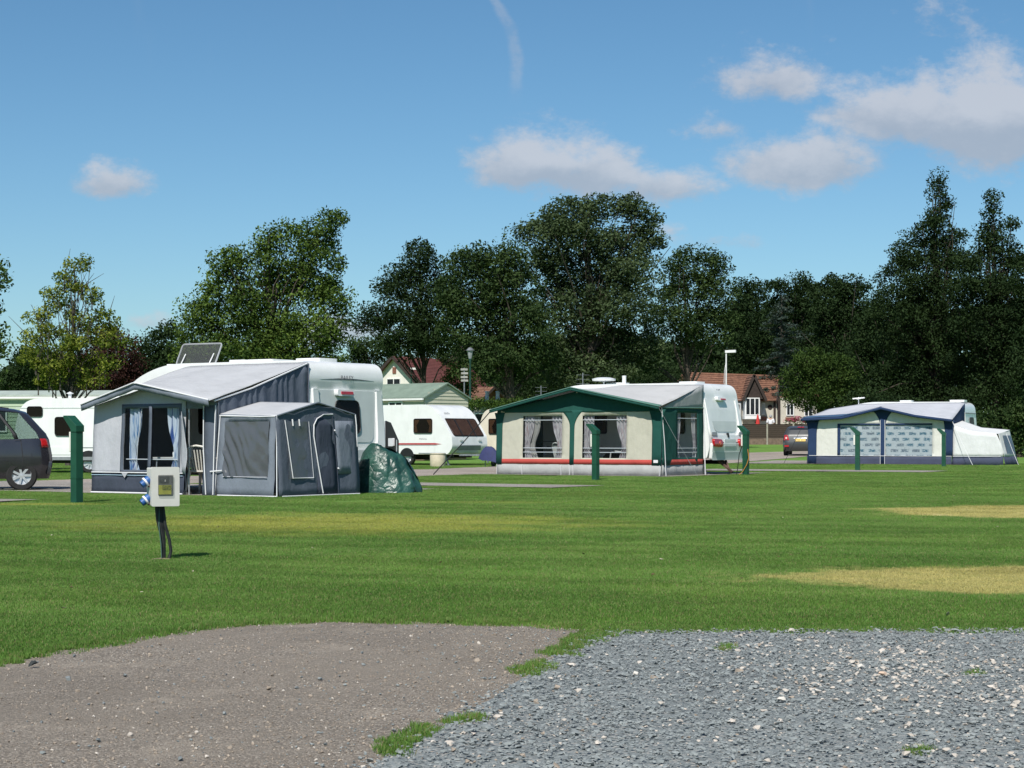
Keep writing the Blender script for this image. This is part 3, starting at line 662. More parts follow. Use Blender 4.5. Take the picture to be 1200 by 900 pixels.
# ------------------------------------------------------------------ caravans
WHITE = M('caravan_white', (.74,.75,.74), .32, .04, 2, 0, 30, 0, .5, .3, dirt=.2)
OFFW = M('caravan_panel', (.52,.56,.55), .45, .05, 2, .1, 60, dirt=.15)
CREAMC = M('caravan_cream', (.62,.57,.46), .4, .06, 2, dirt=.15)
BLACK = M('black_plastic', (.015,.015,.016), .5, .2, 12)
STEEL = M('galvanised_steel', (.28,.29,.30), .45, .2, 15, 0, 30, .7)
RUBBER = M('tyre_rubber', (.018,.018,.018), .85, .25, 20, .3, 60)
RIM = M('wheel_rim', (.55,.56,.57), .35, .1, 12, 0, 30, .5)
SMOKE = glass('smoked_acrylic', (.66,.60,.56), .80, .05, 0, (.012,.011,.010))
REDL = M('red_lens', (.42,.012,.014), .15, .15, 20, 0, 30, 0, .6, .5)
GREYT = M('grey_trim', (.22,.24,.25), .5, .1, 6)
BROWNIN = M('window_dark', (.030,.026,.024), .6, .3, 5)
CURT = M('beige_curtain', (.50,.36,.25), .8, .25, 6, stretch=(9,9,.5))
REDS = M('red_stripe', (.40,.05,.05), .5, .1, 5)
BLUEGREY = M('decal_grey', (.15,.16,.18), .4, .2, 8)

def wheel(parent, x, y, r=.30, w=.17, name='wheel'):
    t = MB().lathe([(r*.62,-w/2),(r*.9,-w/2),(r,-w*.32),(r,w*.32),(r*.9,w/2),(r*.62,w/2),(r*.60,0),(r*.62,-w/2)], (x,y,r), 'y', 28, caps=False).build(name, RUBBER, parent, smooth=True)
    rm = MB().lathe([(r*.62,w*.3),(r*.64,-w*.44),(r*.58,-w*.30),(r*.22,-w*.2),(r*.16,-w*.42),(.001,-w*.44)], (x,y,r), 'y', 24)
    for k in range(7):
        a = 2*math.pi*k/7; rm.bar((x+r*.16*math.cos(a), y-w*.34, r+r*.16*math.sin(a)), (x+r*.6*math.cos(a), y-w*.36, r+r*.6*math.sin(a)), r*.15, .03, (0,1,0))
    rm.build('rim', RIM, t, smooth=True); return t
def caravan(root, L, prof, end, body=WHITE, Wd=2.25, wheel_x=-2.6, near=True):
    """prof: side outline (x, z, radius), x=0 at the end that faces the lawn; end: [(z, x)] line of that end face"""
    b = MB().prism(rpoly(prof, 7), lambda p, q: (p[0], q, p[1]), 0.0, Wd).build('body', body, root, bevel=.07, seg=3)
    zz = [q[0] for q in end]; xx = [q[1] for q in end]
    E = lambda p, off: (float(np.interp(p[1], zz, xx)) + off, p[0], p[1])       # point on the end face
    S = lambda p, off: (p[0], -off, p[1])                                      # point on the near side
    ch = MB().box(-L+.4, -.25, .5, .58, .30, .42).box(-L+.4, -.25, Wd-.58, Wd-.5, .30, .42).box(wheel_x-.06, wheel_x+.06, .2, Wd-.2, .22, .32)
    ch.build('chassis', BLACK, root)
    wheel(root, wheel_x, .12, .31); wheel(root, wheel_x, Wd-.12, .31)
    arch = MB().prism([(wheel_x+.36*math.cos(a), .36+.33*math.sin(a)) for a in lin(0, math.pi, 12)], S, .004, .012).build('wheel_arch', BLACK, root)
    return b, E, S
def steady(root, x, y, name='corner_steady'):
    m = MB().bar((x,y,.42), (x+.16,y,.03), .05).box(x+.09, x+.24, y-.06, y+.06, .016, .035); m.bar((x-.2,y,.40), (x+.1,y,.18), .03); return m.build(name, STEEL, root)
def pane(root, fn, x0, x1, z0, z1, r=.07, curtains=False, slant=None, frame=True):
    P = (lambda a, b_, c, d_, rr: rpoly([(a,c,rr),(b_,c,rr),(b_ + (slant or 0),d_,rr),(a + (slant or 0),d_,rr)], 4))
    fr = MB().prism(P(x0,x1,z0,z1,r), fn, .002, .016).build('window', BROWNIN, root)
    if curtains:
        wv = (x1-x0)
        for sgn in (0, 1):
            q = [(x0+.03,z0+.04),(x0+wv*.20,z0+.04),(x0+wv*.14,(z0+z1)/2),(x0+wv*.30,z1-.04),(x0+.03,z1-.04)]
            if sgn: q = [(x0+x1-p[0], p[1]) for p in q][::-1]
            q = [(p[0] + (slant or 0)*(p[1]-z0)/(z1-z0), p[1]) for p in q]
            MB().prism(q, fn, .018, .022).build('curtain', CURT, fr)
    MB().prism(P(x0+.015,x1-.015,z0+.015,z1-.015,r*.9), fn, .028, .034).build('pane', SMOKE, fr)
    rim = MB(); pts = P(x0,x1,z0,z1,r); rim.tube([fn(p, .03) for p in pts + pts[:1]], .012, 6); rim.build('window_seal', BLACK, fr, smooth=True)
    return fr
def vent(root, x, y, w=.5, z=2.58, name='roof_vent'):
    return MB().prism(rrect(x-w/2, x+w/2, y-w/2, y+w/2, .08), lambda p, q: (p[0], p[1], q), z-.02, z+.07).build(name, WHITE, root, bevel=.02)
def end_moulding(root, E, y0, y1, zb, zt, th=.05, wid=.22):
    """the raised U-shaped moulding round the end panel"""
    out = rpoly([(y0+.02,zt,.02),(y0-.0,zb+.0,.40),(y1,zb,.40),(y1-.02,zt,.02)], 8)
    inn = rpoly([(y0+.02+wid*.75,zt,.02),(y0+wid*1.15,zb+wid,.30),(y1-wid*1.15,zb+wid,.30),(y1-.02-wid*.75,zt,.02)], 8)
    poly = out + inn[::-1]
    # ring strip between outer and inner outline, open at the top
    n = len(out); vs = [E(p, .0) for p in out] + [E(p, th) for p in out] + [E(p, th) for p in inn] + [E(p, .0) for p in inn]
    fs = []
    for i in range(n-1): 
        for k in range(3): fs.append((k*n+i, k*n+i+1, (k+1)*n+i+1, (k+1)*n+i))
    fs += [(0, n, 2*n, 3*n), (n-1, 2*n-1, 3*n-1, 4*n-1)]
    MB().add(vs, fs).build('end_moulding', WHITE, root, bevel=.02)
def text_end(root, E, txt, y, z, size, mat, off=.012):
    x = E((y, z), off)[0]
    M4 = Matrix(((0,0,1,x),(1,0,0,y),(0,1,0,z),(0,0,0,1))); return lettering(txt, size, mat, root, M4)

A1, A2, A3 = 35, 33, 25
O1, O2, O3 = (-3.93,36.25,.0), (5.50,53.9,.0), (18.52,76.77,.0)

# --- caravan behind the grey awning
c1 = thing('touring_caravan', 'white touring caravan with smoked rear window behind the grey awning', 'caravan', O1, -R(A1))
end1 = [(.45,.06),(.8,.10),(2.0,.0),(2.25,.03),(2.5,-.06)]
b1, E1, S1 = caravan(c1, 5.2, [(.04,.46,.10),(.10,.85,.2),(.0,2.02,.04),(.035,2.2,.06),(.0,2.57,.30),(-4.0,2.58,.6),(-5.05,2.15,.5),(-5.2,1.0,.3),(-5.0,.46,.2)], end1)
end_moulding(c1, E1, .06, 2.19, .62, 2.02, .05, .20)
MB().prism(rpoly([(.26,2.0,.02),(.40,.98,.15),(1.86,.98,.15),(2.0,2.0,.02)]), E1, .004, .014).build('rear_panel', OFFW, c1)
w1 = pane(c1, E1, .74, 1.46, 1.16, 1.80, .12)
bl = MB().prism(rrect(.74,1.24,1.885,2.015,.05), E1, .0, .11).build('brake_light', WHITE, c1, bevel=.015); MB().prism(rrect(.84,1.20,1.92,1.98,.02), E1, .105, .125).build('lens', REDL, bl)
MB().prism([(.3,2.205),(1.95,2.205),(1.4,2.235),(.85,2.235)], E1, .004, .010).build('swoosh_decal', BLUEGREY, c1)
text_end(c1, E1, 'BAILEY', 1.1, 2.245, .125, BLUEGREY, .02)
MB().prism(rpoly([(.1,.44,.06),(2.15,.44,.06),(2.17,.64,.03),(.08,.64,.03)]), E1, .0, .06).build('bumper', WHITE, c1, bevel=.02)
MB().prism(rrect(1.86,2.14,.56,.62,.02), E1, .055, .075).build('tail_light', REDL, c1)
MB().lathe([(.05,0),(.05,.02)], (.14,.75,.56), 'x', 14).build('socket_cover', GREYT, c1)
for x_, y_, w_ in ((-.75,1.1,.62),(-1.9,1.0,.7),(-2.45,.8,.45)): vent(c1, x_, y_, w_)
steady(c1, -.35, .35); steady(c1, -.35, 1.9)
pane(c1, S1, -2.9, -1.9, 1.15, 1.75); pane(c1, S1, -1.2, -.35, 1.15, 1.75)
dr = MB().prism(rrect(-3.75,-3.15,.5,2.25,.08), S1, .003, .02).build('door', WHITE, c1, bevel=.008); pane(dr, S1, -3.65, -3.25, 1.5, 2.0)
MB().bar((-5.2,1.12,.42), (-6.2,1.12,.42), .1).bar((-5.1,.6,.40),(-6.1,1.1,.42),.07).bar((-5.1,1.65,.40),(-6.1,1.14,.42),.07).build('drawbar', STEEL, c1)
# the raised skylight lid
ACR = glass('clear_smoked_lid', (.80,.82,.84), .80, .10, .3, (.16,.16,.165))
hl = MB().box(-.66,.66,-.12,.5,-.02,.03).build('roof_hatch', WHITE, c1, bevel=.01, loc=(-3.85,.85,2.58)); hl.rotation_euler = (0, 0, R(8))
tl = lambda p, off: (p[0] + p[1]*.16, p[1]*.32 - off*.9, p[1]*.94 + .02 - off*.3)
MB().prism(rrect(-.50,.50,.0,.46,.06), tl, 0, .02).build('hatch_lid', ACR, hl)
pts = rrect(-.50,.50,.0,.46,.06); MB().tube([tl(p, .01) for p in pts+pts[:1]], .018, 6).build('lid_rim', M('lid_rim', (.30,.31,.32), .4), hl, smooth=True)
for q in (-.34,.38): MB().tube([(q,-.06,.02),(q+.04,-.02,.14),(q+.06,.03,.24)], .012, 6).build('stay', M('white_stay', (.7,.7,.7), .4), hl, smooth=True)

# --- caravan behind the green awning
c2 = thing('touring_caravan', 'white touring caravan with red round tail lamps behind the green awning', 'caravan', O2, -R(A2))
end2 = [(.5,.14),(.9,.20),(1.9,.02),(2.2,-.06),(2.5,-.16)]
b2, E2, S2 = caravan(c2, 5.9, [(.10,.48,.08),(.20,.85,.15),(.04,1.9,.04),(-.03,2.2,.1),(-.10,2.66,.34),(-4.6,2.66,.7),(-5.75,2.1,.5),(-5.9,1.0,.3),(-5.7,.48,.2)], end2, wheel_x=-3.0)
end_moulding(c2, E2, .05, 2.2, .95, 2.2, .06, .2)
MB().prism(rpoly([(.22,2.18,.02),(.42,1.25,.2),(1.83,1.25,.2),(2.03,2.18,.02)]), E2, .004, .014).build('rear_panel', OFFW, c2)
bl = MB().prism(rrect(.78,1.30,2.16,2.27,.04), E2, .0, .13).build('brake_light', WHITE, c2, bevel=.012); MB().prism(rrect(.95,1.26,2.18,2.22,.01), E2, .12, .14).build('lens', REDL, bl)
text_end(c2, E2, '540', 1.1, 2.44, .15, BLUEGREY, .05)
bp = MB().prism(rpoly([(.06,.44,.08),(2.19,.44,.08),(2.22,.92,.05),(.03,.92,.05)]), E2, .0, .09).build('bumper', WHITE, c2, bevel=.03)
MB().prism(rpoly([(.06,.43,.06),(2.19,.43,.06),(2.19,.66,.02),(.06,.66,.02)]), E2, .085, .10).build('bumper_skirt', OFFW, bp, bevel=.01)
for yy in (.30, 1.95):
    tm_ = MB().prism(rpoly([(yy-.27,.82,.1),(yy+.27,.80,.1),(yy+.27,1.03,.1),(yy-.27,1.05,.1)], 5), E2, .07, .15).build('tail_light', REDL, c2, bevel=.03)
    MB().lathe([(.055,0),(.05,.03),(.001,.03)], (E2((yy+.08,.92),.13)[0], yy+.08, .92), 'x', 14).build('lens', M('pale_red_lens', (.75,.16,.12), .2), tm_)
MB().prism(rrect(.78,1.52,.80,1.04,.04), E2, .08, .10).build('number_plate_recess', OFFW, c2)
MB().prism(rrect(1.08,1.18,1.08,1.22,.04), E2, .04, .08).build('lock', BLACK, c2)
for yy in (.25, 2.0): MB().prism(rpoly([(yy-.17,1.14,.03),(yy+.17,1.14,.03),(yy+.15,1.24,.03),(yy-.15,1.24,.03)]), E2, .055, .085).build('grab_handle', GREYT, c2)
for x_, y_, w_ in ((-1.0,1.2,.6),(-3.4,1.0,.55)): vent(c2, x_, y_, w_, 2.66)
MB().lathe([(.02,2.6),(.03,2.75),(.35,2.78),(.36,2.84),(.2,2.88),(.001,2.89)], (-3.6,.5,0), 'z', 18).build('satellite_dome', WHITE, c2, smooth=True)
MB().lathe([(.06,2.6),(.06,2.9),(.07,2.92),(.001,2.93)], (-2.9,.5,0), 'z', 12).build('flue', WHITE, c2, smooth=True)
steady(c2, -.25, .35); steady(c2, -.25, 1.9)
MB().bar((-.1,1.0,.46), (.55,.75,.08), .07, .05).bar((-.1,1.35,.46), (.5,.78,.08), .05, .04).bar((.1,1.2,.46),(.35,.9,.2),.04).build('stabiliser_arm', M('rusty_steel', (.10,.06,.045), .8, .5, 9, .3), c2)
pane(c2, S2, -4.2, -3.2, 1.2, 1.8, curtains=True); pane(c2, S2, -1.6, -.6, 1.2, 1.8, curtains=True)
dr = MB().prism(rrect(-2.75,-2.1,.5,2.3,.08), S2, .003, .02).build('door', WHITE, c2, bevel=.008); pane(dr, S2, -2.65, -2.2, 1.5, 2.05)
# --- caravan behind the navy awning
z3 = gz(O3[0], O3[1])
c3 = thing('touring_caravan', 'white touring caravan with narrow rear window behind the navy awning', 'caravan', O3, -R(A3))
end3 = [(.5,.04),(1.0,.08),(2.1,.0),(2.5,-.1)]
b3, E3, S3 = caravan(c3, 5.6, [(.04,.48,.08),(.08,.9,.15),(.0,2.1,.06),(-.05,2.56,.32),(-4.3,2.58,.7),(-5.3,2.2,.5),(-5.6,1.0,.3),(-5.4,.48,.2)], end3)
pane(c3, E3, .85, 1.55, 1.2, 1.92, .12); MB().prism(rrect(.1,2.15,2.08,2.12,.01), E3, .01, .03).build('trim_strip', GREYT, c3)
for x_, w_ in ((-.45,.62),(-2.6,.5)): vent(c3, x_, .9, w_)
MB().tube([(-4.6,.7,2.5),(-4.6,.7,2.8)], .02).bar((-4.85,.7,2.74),(-4.35,.75,2.78),.09,.05).bar((-4.6,.5,2.72),(-4.6,.9,2.74),.06,.03).build('aerial', M('white_paint', (.75,.75,.75), .4), c3)
steady(c3, -.3, .4)

# --- white caravan side-on behind the people carrier
c4 = thing('touring_caravan', 'plain white caravan with two dark side windows behind the grey people carrier', 'caravan', (-9.2, 56.2, 0), -R(8))
b4, E4, S4 = caravan(c4, 6.2, [(.0,.44,.1),(.05,1.2,.3),(-.1,2.3,.4),(-5.75,2.26,.55),(-6.0,1.2,.4),(-5.9,.44,.1)], [(.5,.02),(2.2,-.05)], wheel_x=-3.62)
XL = -5.98
pane(c4, S4, XL+.42, XL+.90, 1.72, 2.02, .08); pane(c4, S4, XL+1.30, XL+1.82, 1.14, 1.70, .09)
for z_ in (.78, 1.98): MB().prism(rrect(XL+.06,-.05,z_-.012,z_+.012,.005), S4, .002, .010).build('side_trim', GREYT if z_ < 1 else OFFW, c4)
MB().prism(rrect(XL+1.1,XL+2.0,.56,.80,.04), S4, .004, .014).build('locker_door', WHITE, c4, bevel=.004)
MB().prism(rrect(XL+.1,-.1,.40,.50,.02), S4, .004, .02).build('skirt_rail', GREYT, c4)
vent(c4, -3.2, 1.0, .6, 2.28); MB().lathe([(.05,2.2),(.05,2.42),(.12,2.44),(.001,2.5)], (-4.6,1.0,0), 'z', 12).build('flue', WHITE, c4, smooth=True)
# --- white caravan with red stripe and wrap-round front window
f5 = W(527, 545, 72.2)
c5 = thing('touring_caravan', 'white caravan with red stripe and wide smoked front window beyond the lane', 'caravan', (f5.x, 72.2, 0), -R(37))
end5 = [(.45,-.05),(.75,.12),(1.12,.10),(1.86,-.42),(1.96,-.46),(2.25,-.75)]
b5, E5, S5 = caravan(c5, 6.0, [(-.08,.45,.1),(.14,.72,.12),(.10,1.14,.06),(-.44,1.90,.08),(-.9,2.38,.5),(-5.7,2.36,.5),(-6,1.4,.3),(-5.9,.45,.1)], end5, Wd=2.2, wheel_x=-2.15)
fw = MB().prism(rpoly([(.14,1.14,.12),(2.06,1.14,.12),(2.0,1.84,.06),(.16,1.84,.06)]), E5, .004, .02).build('front_window', BROWNIN, c5)
MB().prism(rpoly([(.18,1.18,.1),(2.02,1.18,.1),(1.96,1.80,.05),(.2,1.80,.05)]), E5, .022, .028).build('blind', M('mauve_blind', (.58,.47,.45), .8, .15, 4), fw)
for a_, b_ in ((.18,.66),(.72,1.48),(1.54,2.02)): MB().prism(rpoly([(a_,1.17,.05),(b_,1.17,.05),(b_,1.81,.04),(a_,1.81,.04)]), E5, .034, .042).build('pane', SMOKE, fw)
for yy in (.69, 1.51): MB().prism(rrect(yy-.03,yy+.03,1.16,1.82,.01), E5, .03, .05).build('mullion', BLACK, fw)
pane(c5, S5, -1.78, -.86, 1.26, 1.82, .08, curtains=True)
MB().prism([(-5.6,.86),(-.75,.88),(-.4,.84),(-.7,.815),(-5.6,.81)], S5, .003, .009).build('red_stripe', REDS, c5)
MB().prism([(-5.6,.795),(-.75,.80),(-.6,.79),(-5.6,.775)], S5, .003, .009).build('grey_stripe', GREYT, c5)  # thin grey line running just below the red stripe
sq = MB()
for k in range(7): sq.tube([(-1.52+k*.055,-.006,1.02+.02*(k%2)),(-1.50+k*.055,-.006,1.07-.012*k*.3),(-1.47+k*.055,-.006,1.02)], .006, 4)
sq.build('script_emblem', BLUEGREY, c5)
sq = MB()
for k in range(5): sq.tube([E5((.3+k*.07, 2.02), .01), E5((.33+k*.07, 2.06+.02*(k%2)), .01), E5((.36+k*.07, 2.02), .01)], .006, 4)
sq.build('script_emblem', BLUEGREY, c5)
MB().prism(rpoly([(.35,.60,.03),(1.85,.60,.03),(1.75,.80,.03),(.45,.80,.03)]), E5, .004, .03).build('locker_vent', GREYT, c5)
MB().prism(rpoly([(.4,.5,.02),(1.8,.5,.02),(1.7,.57,.02),(.5,.57,.02)]), E5, .004, .03).build('locker_vent', OFFW, c5)
for yy in (.45, 1.6): MB().prism(rpoly([(yy,.98,.02),(yy+.2,.95,.02),(yy+.22,1.0,.02),(yy,1.02,.02)]), E5, .03, .05).build('grab_handle', OFFW, c5)
MB().prism(rrect(-1.55,-.2,.46,.50,.01), S5, .003, .012).build('skirt_rail', GREYT, c5)
MB().bar((.0,.6,.42),(1.15,1.1,.42),.08).bar((.0,1.6,.42),(1.15,1.1,.42),.08).bar((1.0,1.1,.42),(1.0,1.1,.12),.05).build('drawbar', STEEL, c5)
steady(c5, -.45, .3)
# --- cream caravan glimpsed beyond the storm strap
f6 = W(566, 546, 78)
c6 = thing('touring_caravan', 'cream caravan with dark window glimpsed beside the green awning', 'caravan', (f6.x + 3.4, 78-1.6, 0), -R(20))
b6, E6, S6 = caravan(c6, 3.9, [(.0,.45,.1),(.0,2.3,.4),(-3.55,2.28,.35),(-3.9,1.2,.3),(-3.75,.45,.1)], [(.5,0),(2.2,0)], body=CREAMC, wheel_x=-1.4)
pane(c6, S6, -3.35, -2.35, 1.24, 1.86, .06, curtains=True); vent(c6, -2.4, 1.0, .6, 2.28)
MB().prism(rrect(-2.9,-2.2,.78,.80,.002), S6, .002, .008).build('side_trim', GREYT, c6)
MB().bar((-3.8,.7,.42),(-4.9,1.1,.42),.08).bar((-3.8,1.5,.42),(-4.9,1.1,.42),.08).build('drawbar', STEEL, c6)

# ------------------------------------------------------------------ awnings
def fabric(name, col, var=.08, trans=.0, rough=.85, weave=260):
    return M(name, col, rough, var, 1.6, .25, weave, 0, .2, trans=trans, dirt=.16, crease=.55)
GROOF = fabric('grey_roof_cloth', (.50,.51,.53), .05, .2); LGREY = fabric('light_grey_cloth', (.45,.46,.50), .05, .1); CHAR = fabric('charcoal_cloth', (.098,.116,.150)); NAVYC = fabric('slate_navy_cloth', (.050,.060,.085))
MGREY = fabric('mid_grey_cloth', (.170,.195,.235)); PIPE = M('white_piping', (.68,.68,.70), .6, .05)
GREEN = fabric('green_cloth', (.014,.070,.058)); GREENL = fabric('green_edge', (.10,.20,.165)); CREAM = fabric('cream_cloth', (.59,.57,.48), .04, .25); SKIRT = fabric('grey_skirt', (.34,.345,.34), .1); REDB = fabric('red_band', (.40,.065,.055), .05)
ROOF2 = fabric('pale_roof_cloth', (.53,.53,.53), .04, .2)
NAVY = fabric('navy_cloth', (.020,.040,.095), .1); NSK = fabric('navy_skirt', (.055,.065,.105), .1); ROOF3 = fabric('blue_grey_roof', (.50,.51,.55), .05, .15); IVORY = fabric('ivory_cloth', (.68,.67,.62), .04, .15)
PVC = glass('clear_pvc', (.86,.90,.93), .90, .06, .4, (.02,.02,.022)); PVCW = glass('wrinkled_pvc', (.30,.32,.35), .28, .13, .6, (.12,.13,.145))
POLE = M('awning_pole', (.55,.56,.58), .35, .1, 8, 0, 30, .6)
BLUEC = None
def pattern_mat(name, ground, ink, ink2, sx, sz, mode):
    m = bpy.data.materials.new(name); m.use_nodes = True; t = NT(m.node_tree)
    tc = t.n('ShaderNodeTexCoord').outputs['Object']; sp = t.n('ShaderNodeSeparateXYZ', i_0=tc)
    v = t.n('ShaderNodeCombineXYZ', i_0=t.m('MULTIPLY', sp.outputs[0], sx), i_1=t.m('MULTIPLY', sp.outputs[2], sz), i_2=0.0).outputs[0]
    if mode == 'marks':
        su = t.n('ShaderNodeSeparateXYZ', i_0=v); w_ = su.outputs[1]; row = t.m('FLOOR', w_)
        uu = t.m('ADD', su.outputs[0], t.m('MULTIPLY', row, .43)); cell = t.m('FLOOR', uu)
        rnd = t.n('ShaderNodeTexWhiteNoise', noise_dimensions='2D', i_Vector=t.n('ShaderNodeCombineXYZ', i_0=cell, i_1=row).outputs[0]).outputs[0]
        fx = t.m('ABSOLUTE', t.m('SUBTRACT', t.m('FRACT', uu), t.m('ADD', .40, t.m('MULTIPLY', rnd, .2)))); fz = t.m('ABSOLUTE', t.m('SUBTRACT', t.m('FRACT', w_), .5))
        box_ = t.m('MULTIPLY', t.mr(fx, t.m('ADD', .14, t.m('MULTIPLY', rnd, .2)), .40, 1.0, 0.0), t.mr(fz, .18, .32, 1.0, 0.0))
        k2 = t.mr(t.noise(v, 5.0, 3, .6), .34, .52); spk = t.mr(t.noise(v, 4.2, 2, .5), .62, .68, 0.0, .6)
        c = t.mix(t.m('MAXIMUM', t.m('MULTIPLY', box_, k2), spk), ground, t.mix(t.mr(rnd, .5, .7), ink, ink2))
    else:
        w = t.noise(t.n('ShaderNodeVectorMath', operation='MULTIPLY', i_0=v, i_1=(1.0,.22,1.0)).outputs[0], 1.0, 4, .65)
        c = t.mix(t.mr(w, .40, .50), ink, ground); c = t.mix(t.mr(w, .55, .64), c, ink2)
    b = t.n('ShaderNodeBsdfPrincipled', i_Base_Color=c, i_Roughness=.8)
    t.n('ShaderNodeOutputMaterial', i_0=t.n('ShaderNodeMixShader', i_0=.2, i_1=b, i_2=t.n('ShaderNodeBsdfTranslucent', i_0=c))); return m
BLUEC = pattern_mat('blue_curtain', (.66,.72,.80), (.03,.08,.28), (.10,.24,.48), 16, 2.2, 'stripe')
FLORAL = pattern_mat('floral_curtain', (.55,.50,.50), (.28,.24,.26), (.40,.28,.28), 14, 9, 'stripe')
PICT = pattern_mat('pictured_curtain', (.62,.65,.66), (.09,.20,.27), (.20,.24,.28), 2.3, 4.4, 'marks')
NETC = M('net_curtain', (.50,.46,.42), .8, .2, 7, stretch=(12,12,.4), trans=.3)

def wall(name, parent, mat, A, B, s0, s1, z0, ztop, holes=(), step=.13, amp=.012, lean=0.0, off=0.0, seed=0, folds=0.0, solid=.004, ref=1.75, diag=0.0):
    A, B = Vector(A), Vector(B); d = (B-A).normalized(); nn = Vector((d.y, -d.x)); zt = ztop if callable(ztop) else (lambda s: ztop)
    zm = min(zt(s) for s in lin(s0, s1, 24)) - .001
    S = lines(s0, s1, step, [h[0] for h in holes] + [h[1] for h in holes]); T = lines(z0, zm, step*1.2, [h[2] for h in holes] + [h[3] for h in holes])
    if any(zt(s) - zm > .02 for s in S): T = T + [zm + q for q in lin(0, 1, 4)[1:]]
    def fn(s, t):
        z = t if t <= zm else zm + (t-zm)*(zt(s)-zm)
        w = amp*(nz3(s*2.3+seed, z*1.6, seed*3.1) + .6*nz3(s*5+z*4, z*3.1-s*2, seed+7.7)) + folds*math.sin(s*30 + 2*math.sin(s*7) + .6*z)
        if diag: w += diag*abs(math.sin(s*19 + z*9 + .8*nz3(s*3, z*3, 5)))**1.5*max(0, 1-(s-s0)/(.7*(s1-s0)))*min(1, (1.25-z)*4 if z < 1.25 else 0)
        o = off + w + lean*(1 - z/ref); p = A + d*s + nn*o; return (p.x, p.y, z)
    return MB().grid(S, T, fn, holes).build(name, mat, parent, smooth=True, solid=solid, recalc=False)
def ruled(name, parent, mat, front, back, t0=0.0, t1=1.0, ns=24, nt=12, sag=.04, amp=.008, seed=0, solid=.004):
    def along(P, q):
        P = [Vector(p) for p in P]; L = [0]
        for i in range(len(P)-1): L.append(L[-1] + abs(P[i+1].x - P[i].x) + abs(P[i+1].y - P[i].y) + 1e-6)
        x = q*L[-1]; i = max(k for k in range(len(P)-1) if L[k] <= x + 1e-9); return P[i].lerp(P[i+1], min(1, (x-L[i])/(L[i+1]-L[i])))
    def fn(s, t):
        p = along(front, s).lerp(along(back, s), t); p.z += -sag*math.sin(math.pi*t)*(.4+.6*math.sin(math.pi*s)) + amp*nz3(p.x*2, p.y*2, seed); return p
    return MB().grid(lin(0,1,ns), lin(t0,t1,nt), fn).build(name, mat, parent, smooth=True, solid=solid, recalc=False)
def drape(name, parent, mat, x0, x1, y, z0, z1, tie=None, folds=.022, seed=0):
    """hanging curtain; tie pulls the free edge towards one side (-1 left, 1 right)"""
    def fn(s, t):
        k = (t-z0)/(z1-z0); sq = 1 - (.5*math.exp(-((k-.28)/.3)**2) if tie else 0)
        x = x0 + (x1-x0)*s*sq if tie != 1 else x1 - (x1-x0)*(1-s)*sq
        return (x, y + folds*math.sin(s*20+seed), t)
    return MB().grid(lin(0,1,26), lin(z0,z1,8), fn).build(name, mat, parent, smooth=True, recalc=False)
def piping(parent, pts, r=.011, mat=None, name='piping'): return MB().tube(pts, r, 6).build(name, mat or PIPE, parent, smooth=True)
def guy(parent, p, q, r=.006, mat=None, name='guy_line'):
    return MB().tube([p, Vector(p).lerp(Vector(q), .5) - Vector((0,0,.03)), q], r, 5).build(name, mat or PIPE, parent)
def pl(P):
    xs_ = [p[0] for p in P]; zs_ = [p[1] for p in P]; return lambda s: float(np.interp(s, xs_, zs_))

# --- grey awning with side annex
aw1 = thing('porch_awning', 'grey porch awning with charcoal side annex, blue curtains and open doorway', 'awning', O1, -R(A1))
L1, D1 = 3.25, 2.5; fA, fB = (-L1,-D1), (0.0,-D1); ez = .16
top1 = pl([(0,1.66),(1.42,2.02),(L1,1.70)])
ruled('roof', aw1, GROOF, [(-L1-.06,-D1-.28,1.69),(-1.83,-D1-.30,2.08),(.04,-D1-.26,1.74)], [(-3.75,-.012,2.40),(-3.2,-.012,2.52),(0.0,-.012,2.53)], sag=.05)
ff = [(-L1-.06,-D1-.285,1.69),(-1.83,-D1-.305,2.085),(.04,-D1-.265,1.74)]
val = MB().grid(lin(0,1,24), [0,.5,1], lambda s, t: (float(np.interp(s,[0,.43,1],[p[0] for p in ff])), -D1-.29+.02*t+.012*math.sin(s*40)*t, float(np.interp(s,[0,.43,1],[p[2] for p in ff])) + .005 - .12*t)).build('valance', MGREY, aw1, smooth=True, solid=.004, recalc=False)
piping(aw1, [Vector(p)+Vector((0,-.01,.012)) for p in ff], .013)
wall('front_skirt', aw1, NAVYC, fA, fB, 0, 2.47, .0, .40, lean=.08, amp=.02, seed=1)
wall('front_panel', aw1, LGREY, fA, fB, .0, 2.47, .40, top1, holes=[(.86,2.30,.46,1.62)], lean=.08, seed=2, amp=.015)
wall('window_surround', aw1, CHAR, fA, fB, .78, 2.36, .42, 1.70, holes=[(.86,2.30,.46,1.62)], lean=.08, off=.012, seed=2)
wall('window_pane', aw1, PVC, fA, fB, .86, 2.30, .46, 1.62, lean=.08, off=.004, seed=3, solid=0)
wall('window_bar', aw1, CHAR, fA, fB, 1.52, 1.60, .44, 1.66, lean=.08, off=.022, seed=3)
for z_ in (.41, .36): piping(aw1, [(-L1+.02,-D1-.085,z_),(-L1+2.45,-D1-.085,z_)], .010 if z_ > .4 else .006, None if z_ > .4 else M('pale_blue_piping', (.35,.5,.6), .6))
piping(aw1, [(-L1+.02,-D1-.10,.03),(-L1+2.45,-D1-.10,.03)], .014)
MB().prism([(-L1+.86,.40),(-L1+1.02,.40),(-L1+.94,.31)], lambda p, q: (p[0], -D1-.095-q, p[1]), 0, .01).build('window_tab', LGREY, aw1)
wall('gable_infill', aw1, MGREY, fA, fB, 2.47, L1, 1.60, top1, lean=.08, seed=5)
wall('front_pillar', aw1, CHAR, fA, fB, 2.94, L1, .0, 1.66, lean=.08, seed=6, folds=.008)
